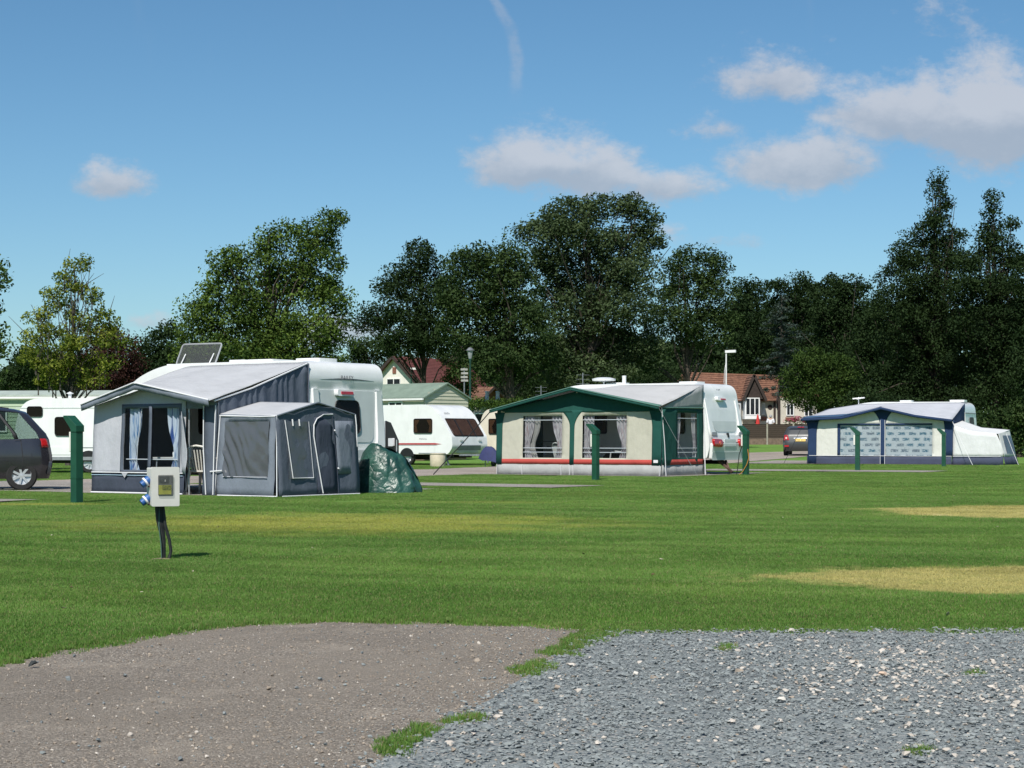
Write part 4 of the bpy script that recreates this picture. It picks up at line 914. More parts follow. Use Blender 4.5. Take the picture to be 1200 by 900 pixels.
dfl = MB().grid(lin(0,1,6), lin(.4,1.55,8), lambda s, t: (-L1+2.38 + s*(.10+.16*(1-abs(t-.75)/.8)), -D1-.05-.10*s, t)).build('door_flap', LGREY, aw1, smooth=True, solid=.004, recalc=False)
for xx in (-.32, -.02): piping(aw1, [(xx,-D1-.03,1.66),(xx+.03 if xx < -.1 else xx,-D1-.07,.9),(xx+.12 if xx < -.1 else xx,-D1-.10,.03)], .011)
piping(aw1, [(-.10,-D1-.09,.45),(.16,-D1-.05,.47)], .012, name='toggle')
dl = drape('curtain', aw1, BLUEC, -L1+.90, -L1+1.24, -D1+.05, .46, 1.62, tie=-1, seed=1); drape('curtain', aw1, BLUEC, -L1+1.90, -L1+2.28, -D1+.05, .46, 1.62, tie=1, seed=2)
piping(dl, [(-L1+1.26,-D1+.03,1.6),(-L1+1.15,-D1+.03,.9),(-L1+1.12,-D1+.03,.46)], .009); piping(dl, [(-L1+.86,-D1+.02,.66),(-L1+2.30,-D1+.02,.66)], .010, name='window_rail')
wall('side_wall', aw1, CHAR, (-L1,0), (-L1,-D1), 0, D1, 0, pl([(0,2.38),(D1,1.68)]), seed=8, amp=.02)
wall('side_wall', aw1, CHAR, (0.0,-D1), (0.0,0), 0, D1, 0, pl([(0,1.72),(.9,1.98),(D1,2.52)]), seed=9, amp=.012, folds=.014, step=.04)
piping(aw1, [(.012,-D1-.1,1.735),(.012,-1.6,1.99),(.012,-.05,2.50)], .016); piping(aw1, [(.02,-.02,2.5),(.02,-.02,1.2)], .014, CHAR, 'edge_bead')
for p in ((-L1+.03,-D1+.03),(-.03,-D1+.03),(-.75,-D1+.03)): MB().tube([(p[0],p[1],0),(p[0],p[1],1.66)], .014).build('pole', POLE, aw1, smooth=True)
MB().tube([(-1.83,-D1+.02,2.0),(-1.83,0,2.4)], .014).build('pole', POLE, aw1, smooth=True)
an = ruled('annex', aw1, GROOF, [(.0,-2.44,1.50),(1.40,-2.44,1.46)], [(.02,-1.38,1.74),(1.42,-1.38,1.70)], sag=-.02, seed=4)
ruled('annex_rear_roof', an, MGREY, [(.02,-1.38,1.74),(1.42,-1.38,1.70)], [(.0,-.30,1.53),(1.40,-.30,1.50)], sag=-.02, seed=5)
piping(an, [(.0,-2.46,1.47),(1.0,-2.46,1.445),(1.41,-2.46,1.45)], .012); piping(an, [(1.42,-2.46,1.46),(1.44,-1.38,1.71),(1.42,-.30,1.50)], .015, MGREY, 'roof_seam'); piping(an, [(1.43,-.31,1.50),(1.44,-.29,1.3),(1.45,-.28,.9)], .011)
aA, aB = (0.0,-2.44), (1.40,-2.44)
wall('annex_front', an, MGREY, aA, aB, 0, 1.40, 0, pl([(0,1.50),(1.4,1.455)]), holes=[(.16,1.24,.36,1.36)], seed=11, amp=.02, lean=.10)
wall('annex_window', an, PVCW, aA, aB, .16, 1.24, .36, 1.36, seed=12, off=.006, lean=.10, amp=.03, step=.022, solid=0, diag=.05)
piping(an, [(.17,-2.545,.36),(1.24,-2.545,.36)], .008, LGREY); piping(an, [(.05,-2.56,.02),(1.50,-2.56,.02)], .012); piping(an, [(.03,-2.46,1.48),(-.02,-2.56,.02)], .010); piping(an, [(1.40,-2.46,1.45),(1.50,-2.56,.02)], .010)
eA, eB = (1.40,-2.44), (1.40,-.30); et = pl([(0,1.455),(1.06,1.70),(2.14,1.50)])
wall('annex_end', an, CHAR, eA, eB, -.06, 2.18, 0, et, seed=13, amp=.03, lean=.10, ref=1.5, folds=.003)
wall('end_window', an, PVCW, eA, eB, .22, .78, .33, 1.36, off=.012, seed=14, lean=.10, ref=1.5, step=.07, solid=0, amp=.02)
wall('end_window', an, MGREY, eA, eB, 1.55, 2.06, .40, 1.38, off=.012, seed=15, lean=.10, ref=1.5, amp=.02)
wall('door_panel', an, NAVYC, eA, eB, .98, 1.52, .04, 1.44, off=.014, seed=16, lean=.10, ref=1.5, amp=.03)
ex = lambda y, z: (1.432 + .10*(1-z/1.5), -2.44+y, z)
piping(an, [ex(.16,1.38),ex(.24,.8),ex(.30,.34),ex(.86,.34)], .009); piping(an, [ex(.80,1.36),ex(.86,.34)], .008, LGREY)
piping(an, [ex(1.10,.05),ex(1.0,.6),ex(.92,1.1),ex(.94,1.3),ex(1.04,1.42),ex(1.22,1.49),ex(1.48,1.50)], .011); piping(an, [ex(1.54,.05),ex(1.52,.7),ex(1.46,1.46)], .008, NAVYC, 'zip'); piping(an, [ex(0,.02),ex(2.14,.02)], .012)
for q in ((1.50,1.2),(1.55,.5)): MB().lathe([(.018,0),(.012,.03),(.001,.03)], ex(*q), 'x', 8).build('toggle', PIPE, an)
for yy in (.36, .54): piping(an, [ex(yy,1.40),ex(yy+.01,1.28)], .014, name='tie_tape')

# --- green and cream awning
aw2 = thing('frame_awning', 'cream and green awning with red band and two curtained windows', 'awning', O2, -R(A2))
L2, D2 = 5.44, 2.5; gA, gB = (-L2,-D2), (0.0,-D2)
pk = 2.70
top2 = pl([(0,1.84),(pk,2.40),(L2,1.88)])
ft = [(-L2-.08,-D2-.30,1.86),(-L2+pk,-D2-.34,2.48),(.06,-D2-.28,1.92)]; bk = [(-L2-.1,-.012,2.34),(-L2+pk,-.012,2.62),(0.0,-.012,2.60)]
ruled('roof', aw2, ROOF2, ft, bk, .0, 1.0, sag=.05, seed=2)
ruled('roof_edge', aw2, GREENL, [tuple(Vector(p)+Vector((0,0,.02))) for p in ft], [tuple(Vector(p)+Vector((0,0,.02))) for p in bk], -.004, .06, nt=3, sag=.05, seed=2)
def front_strip(root, name, mat, ftp, drop0, drop1, y_off=0.0, wave=.0, n=40):
    P = [Vector(p) for p in ftp]; X = [p.x for p in P]
    f = lambda s, t: (s, float(np.interp(s, X, [p.y for p in P])) - .012 - y_off + wave*math.sin(s*22)*t, float(np.interp(s, X, [p.z for p in P])) + .012 - drop0 - (drop1-drop0)*t)
    return MB().grid(lines(X[0], X[-1], (X[-1]-X[0])/n, X), [0,.5,1], f).build(name, mat, root, smooth=True, solid=.004, recalc=False)
front_strip(aw2, 'valance', GREEN, ft, 0, .085, 0, .008); piping(aw2, [Vector(p)+Vector((0,-.02,.02)) for p in ft], .014, GREENL)
wins = [(.90,2.22),(2.90,4.33)]; wz0, wz1 = .50, 1.70
H2 = [(a, b, wz0, wz1) for a, b in wins]
wall('skirt', aw2, SKIRT, gA, gB, 0, L2, 0, .315, lean=.06, seed=1, amp=.02)
wall('red_band', aw2, REDB, gA, gB, .06, L2-.28, .325, .465, lean=.06, off=.01, seed=1, amp=.012)
wall('front_panel', aw2, CREAM, gA, gB, 0, L2, .31, top2, holes=H2, lean=.06, seed=1, amp=.012)
def flare(root, A, B, mat, c, w, zb, zt, ztp, wide, name, off=.016, lean=.06):
    d = (Vector(B)-Vector(A)).normalized(); nn = Vector((d.y,-d.x))
    def fn(s, t):
        k = max(0, (t-zt)/(ztp-zt)); hw = w/2 + wide*k**2.2; ss = c + s*hw; p = Vector(A) + d*ss + nn*(off + lean*(1-t/1.75)); return (p.x, p.y, t)
    return MB().grid(lin(-1,1,6), lin(zb,zt,3)[:-1] + lin(zt,ztp,7), fn).build(name, mat, root, smooth=True, solid=.004, recalc=False)
flare(aw2, gA, gB, GREEN, 2.56, .15, .31, 1.35, 1.86, .30, 'centre_pillar'); flare(aw2, gA, gB, GREEN, .09, .20, .31, 1.3, 1.80, .08, 'corner_pillar'); flare(aw2, gA, gB, GREEN, L2-.14, .30, .31, 1.3, 1.86, .12, 'corner_pillar')
wall('gable_infill', aw2, GREEN, gA, gB, .0, L2, 1.80, top2, off=.018, seed=3, lean=.06)
for a, b in wins:
    wall('window_pane', aw2, PVC, gA, gB, a, b, wz0, wz1, lean=.06, off=.004, solid=0, seed=4)
    xa, xb = -L2+a, -L2+b
    drape('curtain', aw2, FLORAL, xa+.01, xa+.36, -D2+.06, wz0, wz1, tie=-1, seed=3); drape('curtain', aw2, FLORAL, xb-.36, xb-.01, -D2+.06, wz0, wz1, tie=1, seed=4)
    for z_ in (1.58, .78, .66): piping(aw2, [(xa-.02,-D2+.02,z_),(xb+.02,-D2+.02,z_)], .011, name='window_rail')
drape('net_curtain', aw2, NETC, -L2+1.02, -L2+1.42, -D2+.10, wz0, wz1, tie=-1, seed=6)
for s_ in (.03, .90, 2.22, 2.50, 2.62, L2-.04): piping(aw2, [(-L2+s_,-D2-.075,.31),(-L2+s_,-D2-.08,.01)], .007)
sA, sB = (0.0,-D2), (0.0,0.0)
tops = pl([(0,1.90),(D2,2.60)])
wall('side_panel', aw2, GREEN, sA, sB, 0, D2, .31, 1.92, holes=[(.90,2.10,.52,1.78)], seed=6, amp=.015); wall('side_infill', aw2, MGREY if False else fabric('side_grey', (.30,.31,.32)), sA, sB, 0, D2, 1.90, tops, seed=6)
wall('side_skirt', aw2, SKIRT, sA, sB, 0, D2, 0, .315, seed=7, amp=.02); wall('red_band', aw2, REDB, sA, sB, .30, D2-.05, .325, .465, seed=7, off=.012)
wall('window_pane', aw2, PVC, sA, sB, .90, 2.10, .52, 1.78, seed=8, solid=0, off=.004)
def side_drape(y0, y1, tie):
    def fn(s, t):
        k = (t-.52)/1.26; sq = 1-.5*math.exp(-((k-.25)/.3)**2); y = y0+(y1-y0)*s*sq if tie < 0 else y1-(y1-y0)*(1-s)*sq; return (-.05+.02*math.sin(s*18), y, t)
    MB().grid(lin(0,1,20), lin(.52,1.78,7), fn).build('curtain', FLORAL, aw2, smooth=True, recalc=False)
side_drape(-1.58,-1.30,-1); side_drape(-.68,-.42,1)
for z_ in (1.62,.78,.66): piping(aw2, [(-.02,-1.62,z_),(-.02,-.38,z_)], .010, name='window_rail')
piping(aw2, [(.02,-D2-.05,1.90),(.03,-D2+.10,.9),(.04,-D2+.16,.01)], .012); piping(aw2, [(.015,-D2,1.905),(.015,-.02,1.93)], .016, GREENL); piping(aw2, [(.02,-.03,1.95),(.08,-.05,.01)], .014)
MB().prism(rrect(-.22,-.08,.38,.46,.01), lambda p, q: (p[0], -D2-.085-q, p[1]), 0, .006).build('maker_patch', PIPE, aw2)
wall('side_wall', aw2, GREEN, (-L2,0), (-L2,-D2), 0, D2, 0, pl([(0,2.32),(D2,1.86)]), seed=9)
for x_ in (-L2+.04, -L2+2.56, -.04): MB().tube([(x_,-D2+.04,0),(x_,-D2+.04,1.84)], .014).build('pole', POLE, aw2, smooth=True)
MB().tube([(-L2+pk,-D2,2.36),(-L2+pk,0,2.55)], .014).build('pole', POLE, aw2, smooth=True)
guy(aw2, (-L2-.06,-D2-.28,1.84), (-L2-1.05,-D2-1.75,.02), .016, BLACK, 'storm_strap'); guy(aw2, (.05,-D2-.25,1.88), (1.0,-D2+.2,.02), .005, GREYT)

# --- navy awning with ivory side tent
aw3 = thing('frame_awning', 'navy and ivory awning with pictured curtains and white side tent', 'awning', O3, -R(A3))
L3, D3 = 5.8, 2.5; nA, nB = (-L3,-D3), (0.0,-D3); pk3 = 3.02
top3 = pl([(0,1.80),(pk3,2.24),(L3,1.76)])
ft3 = [(-L3-.30,-D3-.30,1.86),(-L3+1.4,-D3-.3,1.93),(-L3+pk3,-D3-.32,2.31),(-1.4,-D3-.3,1.99),(.06,-D3-.28,1.80)]; bk3 = [(-L3+.1,-.012,2.30),(-L3+1.5,-.012,2.50),(-L3+pk3,-.012,2.52),(-1.4,-.012,2.53),(0.0,-.012,2.53)]
ruled('roof', aw3, ROOF3, ft3, bk3, sag=.06, seed=3)
ruled('roof_edge', aw3, fabric('navy_roof_edge', (.05,.10,.18)), [tuple(Vector(p)+Vector((0,0,.03))) for p in ft3[:3]], [tuple(Vector(p)+Vector((0,0,.03))) for p in bk3[:3]], -.004, .24, nt=8, sag=.06, seed=3)
front_strip(aw3, 'valance', NAVY, ft3, 0, .11, 0, .01)
w3 = [(1.28,2.93),(3.14,5.02)]; H3 = [(a, b, .36, 1.62) for a, b in w3]
wall('skirt', aw3, NSK, nA, nB, -.1, L3, -.05, .345, lean=.08, seed=1, amp=.03)
wall('front_panel', aw3, IVORY, nA, nB, 0, L3, .34, top3, holes=H3, lean=.05, seed=2, amp=.012)
for a, b in w3:
    wall('window_pane', aw3, PVC, nA, nB, a, b, .36, 1.62, lean=.05, off=.004, seed=3, solid=0); wall('pictured_curtain', aw3, PICT, nA, nB, a, b, .36, 1.62, lean=.05, off=-.03, seed=4, folds=.006, step=.06, solid=0)
wall('window_edge', aw3, NAVY, nA, nB, 1.16, 1.28, .34, 1.66, lean=.05, off=.012, seed=5); 
for a, b in w3: wall('window_edge', aw3, NAVY, nA, nB, a, b, 1.60, 1.66, lean=.05, off=.012, seed=5)
flare(aw3, nA, nB, NAVY, 3.03, .20, .02, 1.5, 2.22, .36, 'centre_pillar', lean=.08); flare(aw3, nA, nB, NAVY, .12, .36, .02, 1.2, 1.80, .10, 'corner_pillar', lean=.09); flare(aw3, nA, nB, NAVY, L3-.12, .32, .34, 1.2, 1.78, .06, 'corner_pillar', lean=.06)
for s_ in (2.94, 3.12): piping(aw3, [(-L3+s_,-D3-.06,1.8),(-L3+s_,-D3-.10,.02)], .009)
piping(aw3, [(-L3,-D3-.10,.36),(0,-D3-.08,.35)], .009); piping(aw3, [(-L3-.05,-D3-.11,-.02),(0,-D3-.10,.01)], .012)
wall('side_wall', aw3, NAVY, (0.0,-D3), (0.0,0), 0, D3, 0, pl([(0,1.78),(D3,2.50)]), seed=6); wall('side_wall', aw3, NAVY, (-L3,0), (-L3,-D3), 0, D3, 0, pl([(0,2.3),(D3,1.8)]), seed=7)
# side tent: highest at the awning, lower outer end
TENTW = fabric('white_tent_cloth', (.68,.69,.69), .03, .15)
st = ruled('side_tent', aw3, TENTW, [(.02,-D3+.10,1.62),(.7,-D3+.2,1.36),(1.75,-D3+.2,1.24)], [(.02,-.6,1.78),(.8,-.6,1.50),(1.95,-.7,1.40)], sag=.02, seed=8)
tA, tB = (.0,-D3+.10), (1.85,-D3+.10)
wall('tent_wall', st, TENTW, tA, tB, 0, 1.98, .34, pl([(0,1.62),(.7,1.36),(1.75,1.24),(1.98,.6)]), lean=.10, ref=1.4, seed=9, amp=.02); wall('tent_skirt', st, NSK, tA, tB, 0, 2.0, -.02, .345, lean=.10, ref=1.4, seed=10, amp=.02)
tC, tD = (1.75,-D3+.20), (1.95,-.7)
wall('tent_wall', st, TENTW, tC, tD, 0, 1.6, .34, pl([(0,1.24),(1.6,1.40)]), lean=.34, ref=1.3, seed=11, amp=.015); wall('tent_window', st, PVCW, tC, tD, .45, 1.5, .45, 1.18, lean=.34, ref=1.3, off=.015, seed=12, solid=0); wall('tent_skirt', st, NSK, tC, tD, -.1, 1.6, -.02, .345, lean=.34, ref=1.3, seed=13)
piping(st, [(.0,-D3-.02,.345),(1.9,-D3+.0,.345)], .009)
guy(aw3, (.03,-D3-.1,1.74), (.95,-D3-.7,.01), .009); guy(aw3, (1.95,-1.6,1.24), (2.5,-2.0,.01), .008); guy(aw3, (-L3-.2,-D3-.2,1.7), (-L3-1.0,-D3-.4,.0), .009, BLACK)

# ------------------------------------------------------------------ chairs, table and what lies about the pitches
PLAST = M('white_plastic', (.62,.60,.55), .45, .06, 5)
def plastic_chair(label, loc, rz, group=None):
    t = thing('plastic_chair', label, 'chair', loc, rz, group)
    MB().prism(rrect(-.23,.23,-.22,.22,.07), lambda p, q: (p[0], p[1], q - .03*(p[1] < 0)), .41, .44).build('seat', PLAST, t, bevel=.01)
    for k in range(7):
        x = -.18 + .06*k; MB().tube([(x*.85,.21,.44),(x,.25,.62),(x*1.05,.30,.82)], .014, 6).build('back_slat', PLAST, t, smooth=True)
    MB().tube([(-.22,.21,.42),(-.25,.25,.6),(-.24,.30,.80),(-.14,.33,.88),(0,.335,.90),(.14,.33,.88),(.24,.30,.80),(.25,.25,.6),(.22,.21,.42)], .02, 8).build('back_frame', PLAST, t, smooth=True)
    for s in (-1, 1):
        MB().tube([(s*.24,.26,.64),(s*.27,.0,.66),(s*.26,-.20,.63),(s*.25,-.25,.45)], .02, 8).build('armrest', PLAST, t, smooth=True)
        MB().tube([(s*.21,-.2,.42),(s*.27,-.27,.0)], [.032,.02], 8).build('leg', PLAST, t, smooth=True); MB().tube([(s*.21,.2,.42),(s*.26,.30,.0)], [.032,.02], 8).build('leg', PLAST, t, smooth=True)
    return t
def at(O, a, x, y, z=0.0): return Matrix.Rotation(-R(a), 3, 'Z') @ Vector((x, y, z)) + Vector(O)
plastic_chair('white plastic slatted chair standing in the doorway of the grey awning', at(O1, A1, -.80,-2.0,.02), -R(A1)+R(195))
plastic_chair('white plastic armchair turned sideways behind the left curtained window of the cream awning', at(O2, A2, -3.45,-1.95,.03), -R(A2)+R(150))
plastic_chair('white plastic armchair behind the green post inside the cream awning', at(O2, A2, -1.62,-1.85,.03), -R(A2)+R(250))
def folding_table(label, loc, rz, w=.9, d=.6, h=.68, mat=None):
    t = thing('folding_table', label, 'table', loc, rz); MB().prism(rrect(-w/2,w/2,-d/2,d/2,.05), lambda p, q: (p[0], p[1], q), h-.03, h).build('table_top', mat or PLAST, t, bevel=.006)
    for sx in (-1, 1):
        for sy in (-1, 1): MB().tube([(sx*(w/2-.08), sy*(d/2-.06), h-.03), (sx*(w/2-.04), sy*(d/2-.04), 0)], .014, 6).build('leg', POLE, t, smooth=True)
    return t
folding_table('pale folding table behind the blue curtained window of the grey awning', at(O1, A1, -1.55,-1.9,.02), -R(A1))
folding_table('long table inside the cream awning behind its left window', at(O2, A2, -3.9,-1.1,.03), -R(A2), 1.4, .6, .95, M('dark_table', (.10,.10,.10), .5))
k1 = at(O1, A1, -1.42,-1.95,.70); kt = thing('kettle', 'white kettle on the table inside the grey awning', 'kettle', k1)
MB().lathe([(.001,0),(.08,0),(.085,.04),(.065,.14),(.04,.17),(.001,.18)], (0,0,0), 'z', 16).build('kettle_body', M('white_enamel', (.72,.72,.72), .25), kt, smooth=True); MB().tube([(-.07,0,.13),(-.11,0,.16),(-.06,0,.22),(.03,0,.18)], .01, 6).build('handle', BLACK, kt, smooth=True)
for q, (dx, lab, hh) in enumerate(((-.22, 'white mug standing left of the kettle in the grey awning', .10), (.20, 'tall pale jar standing right of the kettle in the grey awning', .20))):
    o = MB().lathe([(.001,0),(.04,0),(.045,hh*.8),(.035,hh),(.03,hh),(.03,.02),(.001,.02)], (0,0,0), 'z', 14).build('mug' if q == 0 else 'jar', M('white_enamel', (.72,.72,.72), .25), None, smooth=True, loc=at(O1, A1, -1.42+dx,-1.95,.70)); tag(o, lab, 'mug' if q == 0 else 'jar')

def tarp_mat():
    m = bpy.data.materials.new('green_tarpaulin'); m.use_nodes = True; t = NT(m.node_tree); tc = t.n('ShaderNodeTexCoord').outputs['Object']
    c = t.mix(t.mr(t.noise(tc, 3, 4, .6), .35, .65), (.009,.042,.032), (.022,.080,.060))
    b = t.n('ShaderNodeBsdfPrincipled', i_Base_Color=c, i_Roughness=.36); b.inputs['Specular IOR Level'].default_value = .6
    h = t.m('ADD', t.noise(tc, 6, 5, .6), t.m('MULTIPLY', t.n('ShaderNodeTexVoronoi', i_Vector=tc, i_Scale=7.0, feature='DISTANCE_TO_EDGE').outputs[0], .9))
    t.set(b.inputs['Normal'], t.n('ShaderNodeBump', i_Strength=.55, i_Distance=.05, i_Height=h)); t.n('ShaderNodeOutputMaterial', i_0=b); return m
tg = G(452, 577.5)
def tarp(u, v):
    a = 2*math.pi*u; hz = (1-v)**.75
    rx = .66*(.42 + .58*v**.6); ry = .5*(.35 + .65*v**.6)
    x = math.cos(a)*rx + .05*(v < 1)*nz3(a*1.5, v*4, 1); y = math.sin(a)*ry
    top = .96 - .42*max(0, x+.12)**.9 - .10*abs(y) - .25*max(0, -x-.35)
    z = top*hz if v < 1 else 0
    w = .07*nz3(math.cos(a)*3.1, math.sin(a)*3.1, v*3.0) + .07*abs(math.sin(a*6 + 2.2*v + 2*nz3(a, v, 3)))*v**.7
    return (x*(1+w)+w*.6, y*(1+w), max(0, z + .05*nz3(x*5, y*5, z*4)) if v < 1 else 0)
tt = MB().grid(lin(0,1,72), [0,.02,.06,.12,.2,.3,.4,.5,.6,.7,.8,.88,.95,1], tarp)
def tarp_build():
    o = tt.build('tarpaulin_cover', tarp_mat(), None, smooth=False, recalc=True); o.location = (tg[0], tg[1]-.2, .0); o.rotation_euler = (0,0,-R(10))
    bm = bmesh.new(); bm.from_mesh(o.data); bmesh.ops.remove_doubles(bm, verts=bm.verts, dist=.002); bmesh.ops.recalc_face_normals(bm, faces=bm.faces); bm.to_mesh(o.data); bm.free(); o.data.shade_smooth()
    tag(o, 'crumpled dark green tarpaulin covering a pile beside the caravan', 'tarpaulin')
tarp_build()
# black panel with white box behind the first caravan
bpn = thing('windbreak', 'black slanted windbreak panel beside the rear of the first caravan', 'windbreak', (W(459,540,47).x, 47, 0), -R(60))
MB().prism([(-.36,.0),(.34,.0),(.34,1.0),(-.1,1.45),(-.36,1.5)], lambda p, q: (p[0], q, p[1]), 0, .03).build('panel', BLACK, bpn)
for x_ in (-.34,.32): MB().tube([(x_,-.02,0),(x_,-.02,1.5 if x_ < 0 else 1.02)], .015).build('pole', POLE, bpn, smooth=True)
MB().prism(rrect(-.10,.16,.86,1.06,.02), lambda p, q: (p[0], -q, p[1]), .0, .05).build('pocket', PIPE, bpn, bevel=.01)
# water carrier and step by the striped caravan, blue hitch cover
wc = W(513,546,70); o = MB().lathe([(.001,0),(.27,0),(.29,.04),(.29,.42),(.27,.46),(.30,.47),(.30,.50),(.001,.51)], (0,0,0), 'z', 22).build('waste_carrier', M('cream_plastic', (.55,.48,.36), .5, .1, 6), None, smooth=True, loc=(wc.x,70.0,.0)); tag(o, 'cream round waste water tub under the striped caravan', 'tub')
bc = thing('hitch_cover', 'blue fabric cover over the drawbar with a small jockey wheel', 'cover', (W(573,545,70).x, 70.2, 0), -R(25)); bc.scale = (.62, .62, .75)
BLUEF = M('blue_cover', (.030,.036,.105), .8, .15, 4, .4, 20)
def cov(u, v):
    a = 2*math.pi*u; r = .15 + .42*v**.7; return (math.cos(a)*r*1.25 + .25*v*(math.cos(a) > 0), math.sin(a)*r*.6, 1.0 - .72*v**1.1 + .05*nz3(a*2, v*3, 2) - .12*v*(math.cos(a)))
MB().grid(lin(0,1,28), lin(0,1,8), cov).add([cov(q/28, 0) for q in range(28)], [tuple(range(28))]).build('cover', BLUEF, bc, smooth=True)
jw = MB().lathe([(.07,-.04),(.15,-.045),(.17,-.02),(.17,.02),(.15,.045),(.07,.04)], (.30,0,.17), 'y', 18).build('jockey_wheel', RUBBER, bc, smooth=True); MB().tube([(.30,-.07,.17),(.30,-.07,.5)], .02).tube([(-.25,0,.0),(-.25,0,.55)], .03).build('stem', STEEL, bc)

# ------------------------------------------------------------------ green service posts
PGREEN = M('post_green', (.010,.066,.037), .45, .12, 5, .1, 40); PWHITE = M('socket_white', (.70,.69,.62), .45, .05)
def service_post(label, px, py, rz=-38):
    gx, gy = G(px, py); t = thing('service_post', label, 'post', (gx, gy, gz(gx, gy)), R(rz), 'green service posts')
    c = .072
    MB().box(-c, c, -c, c, 0, 1.24).build('post_body', PGREEN, t, bevel=.006)
    MB().box(-c-.004, c+.004, -c-.004, c+.004, .40, .412).build('joint_band', M('post_green_dark', (.008,.06,.03), .5), t)
    MB().prism([(c+.012,1.16),(c+.012,1.26),(-c-.07,1.425),(-c-.17,1.425),(-c-.17,1.395),(-c+.02,1.20),(-c+.02,1.16)], lambda p, q: (p[0], q, p[1]), -c-.012, c+.012).build('hood', PGREEN, t, bevel=.006)
    MB().prism([(-c+.01,1.20),(-c-.15,1.385),(-c-.14,1.395),(-c+.02,1.22)], lambda p, q: (p[0]-.006, q, p[1]-.012), -c+.01, c-.01).build('lamp_panel', PWHITE, t)
    sb = MB().box(-c-.055, -c-.001, -c+.012, c-.012, .84, 1.16).build('socket_box', PWHITE, t, bevel=.01)
    MB().box(-c-.062, -c-.05, -c+.03, c-.03, .98, 1.10).build('socket_flap', M('socket_grey', (.45,.45,.42), .5), sb, bevel=.004)
    return t
service_post('green post beside the grey awning and the grey people carrier', 90, 590)
service_post('green post in front of the right window of the cream awning', 698, 563)
p3 = service_post('green post with an orange cable hanging down, beside the red tail lamps', 874, 557)
MB().tube([(.10,-.06,.75),(.13,-.05,.5),(.08,-.09,.3),(-.04,-.12,.10),(-.12,-.16,.02)], .009, 6).build('orange_cable', M('orange_cable', (.55,.24,.04), .6), p3, smooth=True)
MB().tube([(-.12,-.02,.82),(-.22,.0,.6),(-.30,.05,.2),(-.34,.05,.02)], .012, 6).build('dark_cable', BLACK, p3, smooth=True)
service_post('green post in front of the left pictured curtain of the navy awning', 1005, 552, -20)
service_post('green post in front of the ivory panel by the white side tent', 1106, 547, -20)

# ------------------------------------------------------------------ electric hook-up on its stake
hx, hy = G(190, 656.5)
hb = thing('hookup_box', 'pale grey electric hook-up box on a black stake in the lawn', 'electric box', (hx, hy, 0), R(24))
BOXG = M('box_grey', (.56,.55,.51), .5, .05, 6, .1, 60, dirt=.1); YELL = M('yellow_notice', (.55,.56,.10), .6, .15, 20); SOCB = M('socket_blue', (.025,.10,.30), .45)
bz0, bz1 = .475, .80
MB().prism(rrect(-.115,.115,bz0,bz1,.012), lambda p, q: (p[0], q, p[1]), -.10, .08).build('box_body', BOXG, hb, bevel=.012, seg=3)
MB().prism(rrect(-.122,.122,bz0-.006,bz1+.006,.014), lambda p, q: (p[0], q, p[1]), -.125, -.09).build('lid', BOXG, hb, bevel=.01, seg=3)
vw = MB().prism(rrect(-.065,.062,.565,.735,.008), lambda p, q: (p[0], -.125-q, p[1]), .0, .006).build('viewing_window', M('window_grey', (.20,.21,.22), .4, .2, 30), hb)
MB().box(-.055,.03,-.1325,-.1312,.665,.725).build('breaker_strip', M('breaker_dark', (.10,.11,.12), .4, .4, 40), vw); MB().box(-.01,.0,-.136,-.133,.68,.70).build('switch', PIPE, vw)
MB().box(-.062,.048,-.1335,-.1312,.572,.652).build('notice', YELL, vw)
MB().box(-.03,.044,-.1355,-.1340,.610,.648).build('notice_print', M('notice_print', (.25,.28,.05), .6, .5, 60), vw)
MB().prism(rrect(-.068,.066,.56,.74,.01), lambda p, q: (p[0], -.138-q, p[1]), .0, .005).build('flap_cover', glass('clear_flap', (.9,.9,.88), .85, .1), vw)
for z_, lab in ((.70,0),(.545,0)):
    so = MB().lathe([(.036,.0),(.04,.02),(.034,.04),(.03,.085),(.001,.09)], (0,0,0), 'z', 18).build('socket', SOCB, hb, smooth=True, loc=(-.113,-.015,z_)); so.rotation_euler = (0, R(-125), 0)
    MB().lathe([(.044,.035),(.044,.05),(.032,.055)], (0,0,0), 'z', 18).build('collar', PIPE, so, smooth=True)
    MB().box(-.05,-.02,-.02,.02,.0,.05).build('hinge', M('hinge_maroon', (.12,.02,.025), .5), so, bevel=.004)
STAKE = M('stake_black', (.018,.020,.020), .6, .3, 15)
MB().tube([(-.03,.0,.50),(-.02,.0,.35),(.012,0,.16),(.012,0,-.05)], [.036,.034,.020,.020], 8).build('stake', STAKE, hb, smooth=True)
MB().tube([(-.0,-.02,.48),(.02,-.03,.30),(.055,-.03,.18),(.07,-.03,.08),(.05,-.03,.0)], .014, 8).build('cable', STAKE, hb, smooth=True)
MB().tube([(-.03,-.03,.48),(-.035,-.03,.30),(-.02,-.04,.14),(-.01,-.03,.0)], .005, 6).build('earth_wire', M('wire_green', (.07,.13,.10), .6), hb, smooth=True)
sp = MB().grid(lin(0,1,18), [0,.5,1], lambda u, v: (math.cos(2*math.pi*u)*.13*v*(1+.2*nz3(u*9,v,1)), math.sin(2*math.pi*u)*.16*v, .022*(1-v*v)))
sp.build('bare_soil', M('bare_soil', (.20,.16,.10), .95, .4, 30, .8, 60), hb, smooth=True)

